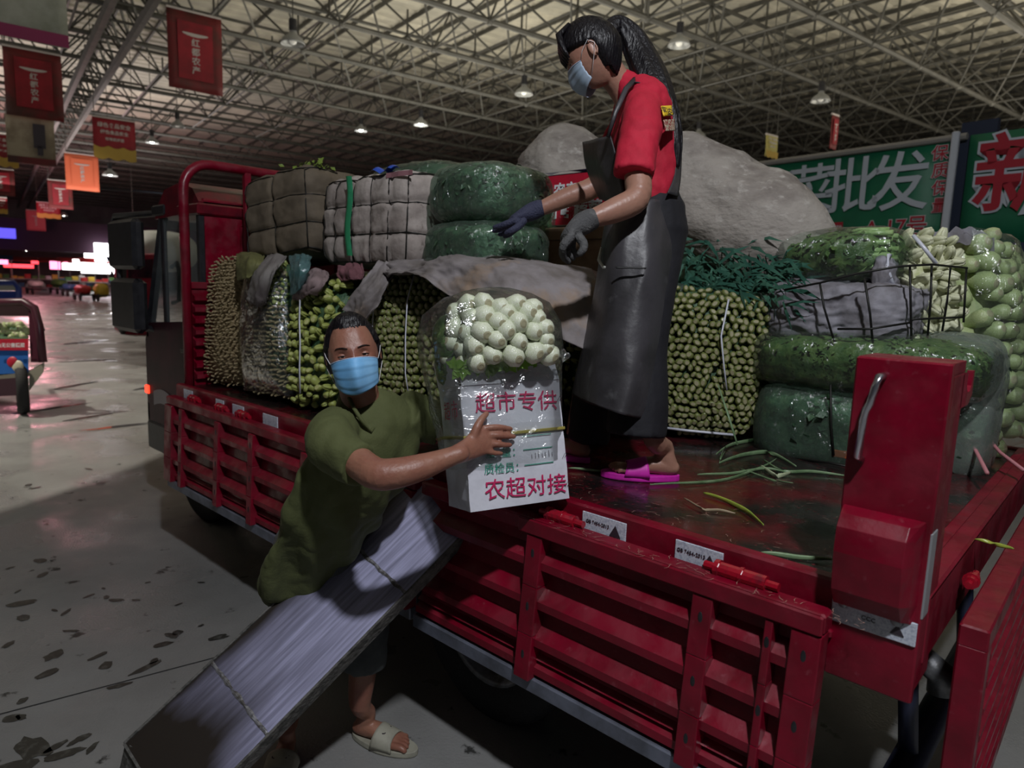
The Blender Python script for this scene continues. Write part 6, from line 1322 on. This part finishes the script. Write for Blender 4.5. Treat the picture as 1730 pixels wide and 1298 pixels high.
build(quadbox([(199,450),(214,448),(214,470),(199,470)],.3),'mirror',BLK,t3)
# ------------------------------------------------------------------ far stalls
mb=MB(); M=frame_M(H(72,-12,0),HC,(0,0,1)); mb.box((-30,3.3,-.3),(34,5.9,.3),M); o=build(mb,'stall_fascia',mat('purple_fascia',(.05,.02,.045),.7),None); struct(o)
EW_=lambda nm,c,s: mat(nm,c,.5,emit=(c,s))
HOT=EW_('white_panel_light',(1,.98,1),5); HPK=EW_('pink_light',(1,.25,.45),3); HRD=EW_('red_light',(1,.06,.08),2.5); HBL=EW_('blue_screen',(.12,.10,.9),1.2); HWM=EW_('warm_light',(1,.8,.55),5)
CRT=[mat('crate_red',(.4,.02,.02),.5),mat('crate_green',(.08,.2,.05),.6),mat('crate_blue',(.03,.09,.2),.5),mat('crate_yellow',(.55,.40,.04),.5),mat('crate_white',(.5,.5,.48),.5)]
rr=random.Random(33)
def stall(px,y0,d,wpx,label,light,lpx,seed):
    k=d/F_PX; g=P(px,y0,z=0) if False else P(px,0,d=d); c=Vector((g.x,g.y,0)); t=thing('market_stall',label,'stall',c,'lit stalls at the end of the aisle'); w_=wpx*k; M=frame_M(c,HC,(0,0,1)); q=random.Random(seed)
    mb=MB(); mb.cbox((-w_/2,.72,-.5),(w_/2,.80,.5),.02,M); mb2=MB()
    build(mb,'table_top',CRT[4],t)
    for sx in (-1,1):
        mb=MB(); mb.box((sx*w_*.46-.03,0,-.4),(sx*w_*.46+.03,2.9,-.34),M); build(mb,'pole',TRL,t)
    mb=MB(); mb.add([M@Vector(p) for p in ((-w_/2,2.9,-.7),(w_/2,2.9,-.7),(w_/2,2.5,.8),(-w_/2,2.5,.8))],[(0,1,2,3)]); o=build(mb,'awning',CRT[q.choice((0,4,2))],t); s=o.modifiers.new('s','SOLIDIFY'); s.thickness=.04
    nb_=int(w_/.55)
    for i in range(nb_):
        x=-w_/2+.3+i*.55; h=q.uniform(.15,.5); mb=MB(); mb.cbox((x-.24,.80,-.3),(x+.24,.80+h,.3),.02,M); build(mb,'crate',q.choice(CRT),t)
        h=q.uniform(.2,.6); mb=MB(); mb.cbox((x-.25,0,.3),(x+.22,h,.8),.02,M); build(mb,'crate',q.choice(CRT),t)
    for (lx,lz,lw,lh) in lpx:
        mb=MB(); mb.cbox((lx-lw/2,lz-lh/2,.82),(lx+lw/2,lz+lh/2,.88),.01,M); build(mb,'light_panel',light,t)
    return t
stall(150,490,58,70,'stall with a big white light panel left of the truck mirror',HOT,[(.1,3.4,1.5,1.6),(-.6,2.0,2.2,.9),(.9,2.1,1.5,.6)],1)
stall(105,485,62,60,'stall with small white lamps left of the big white light panel',HOT,[(.3,2.3,1.4,1.0),(1.0,3.4,.9,1.0),(-.8,2.1,.9,.6)],2)
stall(65,482,66,50,'pink-lit stall in the middle of the far end',HPK,[(0,2.2,.9,.8),(.9,2.6,.4,.4)],3)
stall(12,480,64,44,'red-lit stall at the far left end',HRD,[(-.5,2.0,2.4,.35),(.8,2.4,.6,.3)],4)
stall(182,488,52,40,'stall half hidden behind the truck mirror',HOT,[(-.2,1.9,.8,.6)],5)
stall(-45,482,60,60,'purple-lit stall cut by the left edge',HPK,[(.8,2.3,.7,.4)],6)
mb=MB(); M=frame_M(P(6,394,d=55),HC,(0,0,1)); mb.cbox((-.8,-.4,0),(.8,.4,.1),.02,M); o=build(mb,'led_screen',HBL,None); tag(o,'purple-blue LED screen hanging at the far left','screen')
text('欢迎光临','screen_lettering',HRD,o,Matrix(),.3) if False else None
for (px,py,d,mt,lab,sz) in ((140,492,40,CRT[0],'red handcart of produce in front of the white lights',(.9,.5,.55)),(171,492,40,CRT[3],'yellow tank beside the red handcart',(.6,.5,.8)),(100,478,50,CRT[1],'pile of green produce beside the pink stall',(1.4,.6,.5)),(60,480,48,CRT[4],'pale produce crates on a dark barrow in the aisle',(1.2,.6,.45)),(118,486,46,CRT[2],'dark blue barrow of produce in the aisle',(.9,.5,.4))):
    c=P(px,py,d=d); t=thing('produce_barrow',lab,'barrow',(c.x,c.y,0),'barrows in the far aisle'); z=c.z
    build(sbox((c.x,c.y,max(.62,z)),(sz[0]*.7,sz[1]*.7,sz[2]*.5),3,8,lambda w,d_:.06*fbm(w*4)),'load',mt,t,smooth=True)
    mb=MB(); mb.cbox((c.x-sz[0]*.75,c.y-sz[1]*.75,.30),(c.x+sz[0]*.75,c.y+sz[1]*.75,.38),.02); build(mb,'deck',BLK,t)
    for sx in (-1,1):
        mb=MB(); wc=Vector((c.x+sx*sz[0]*.6,c.y-sz[1]*.6,.22)); mb.loft([[wc+Vector((.22*math.cos(2*PI*k/12),o_,.22*math.sin(2*PI*k/12))) for k in range(12)] for o_ in (-.04,.04)]); build(mb,'wheel',RUB,t)
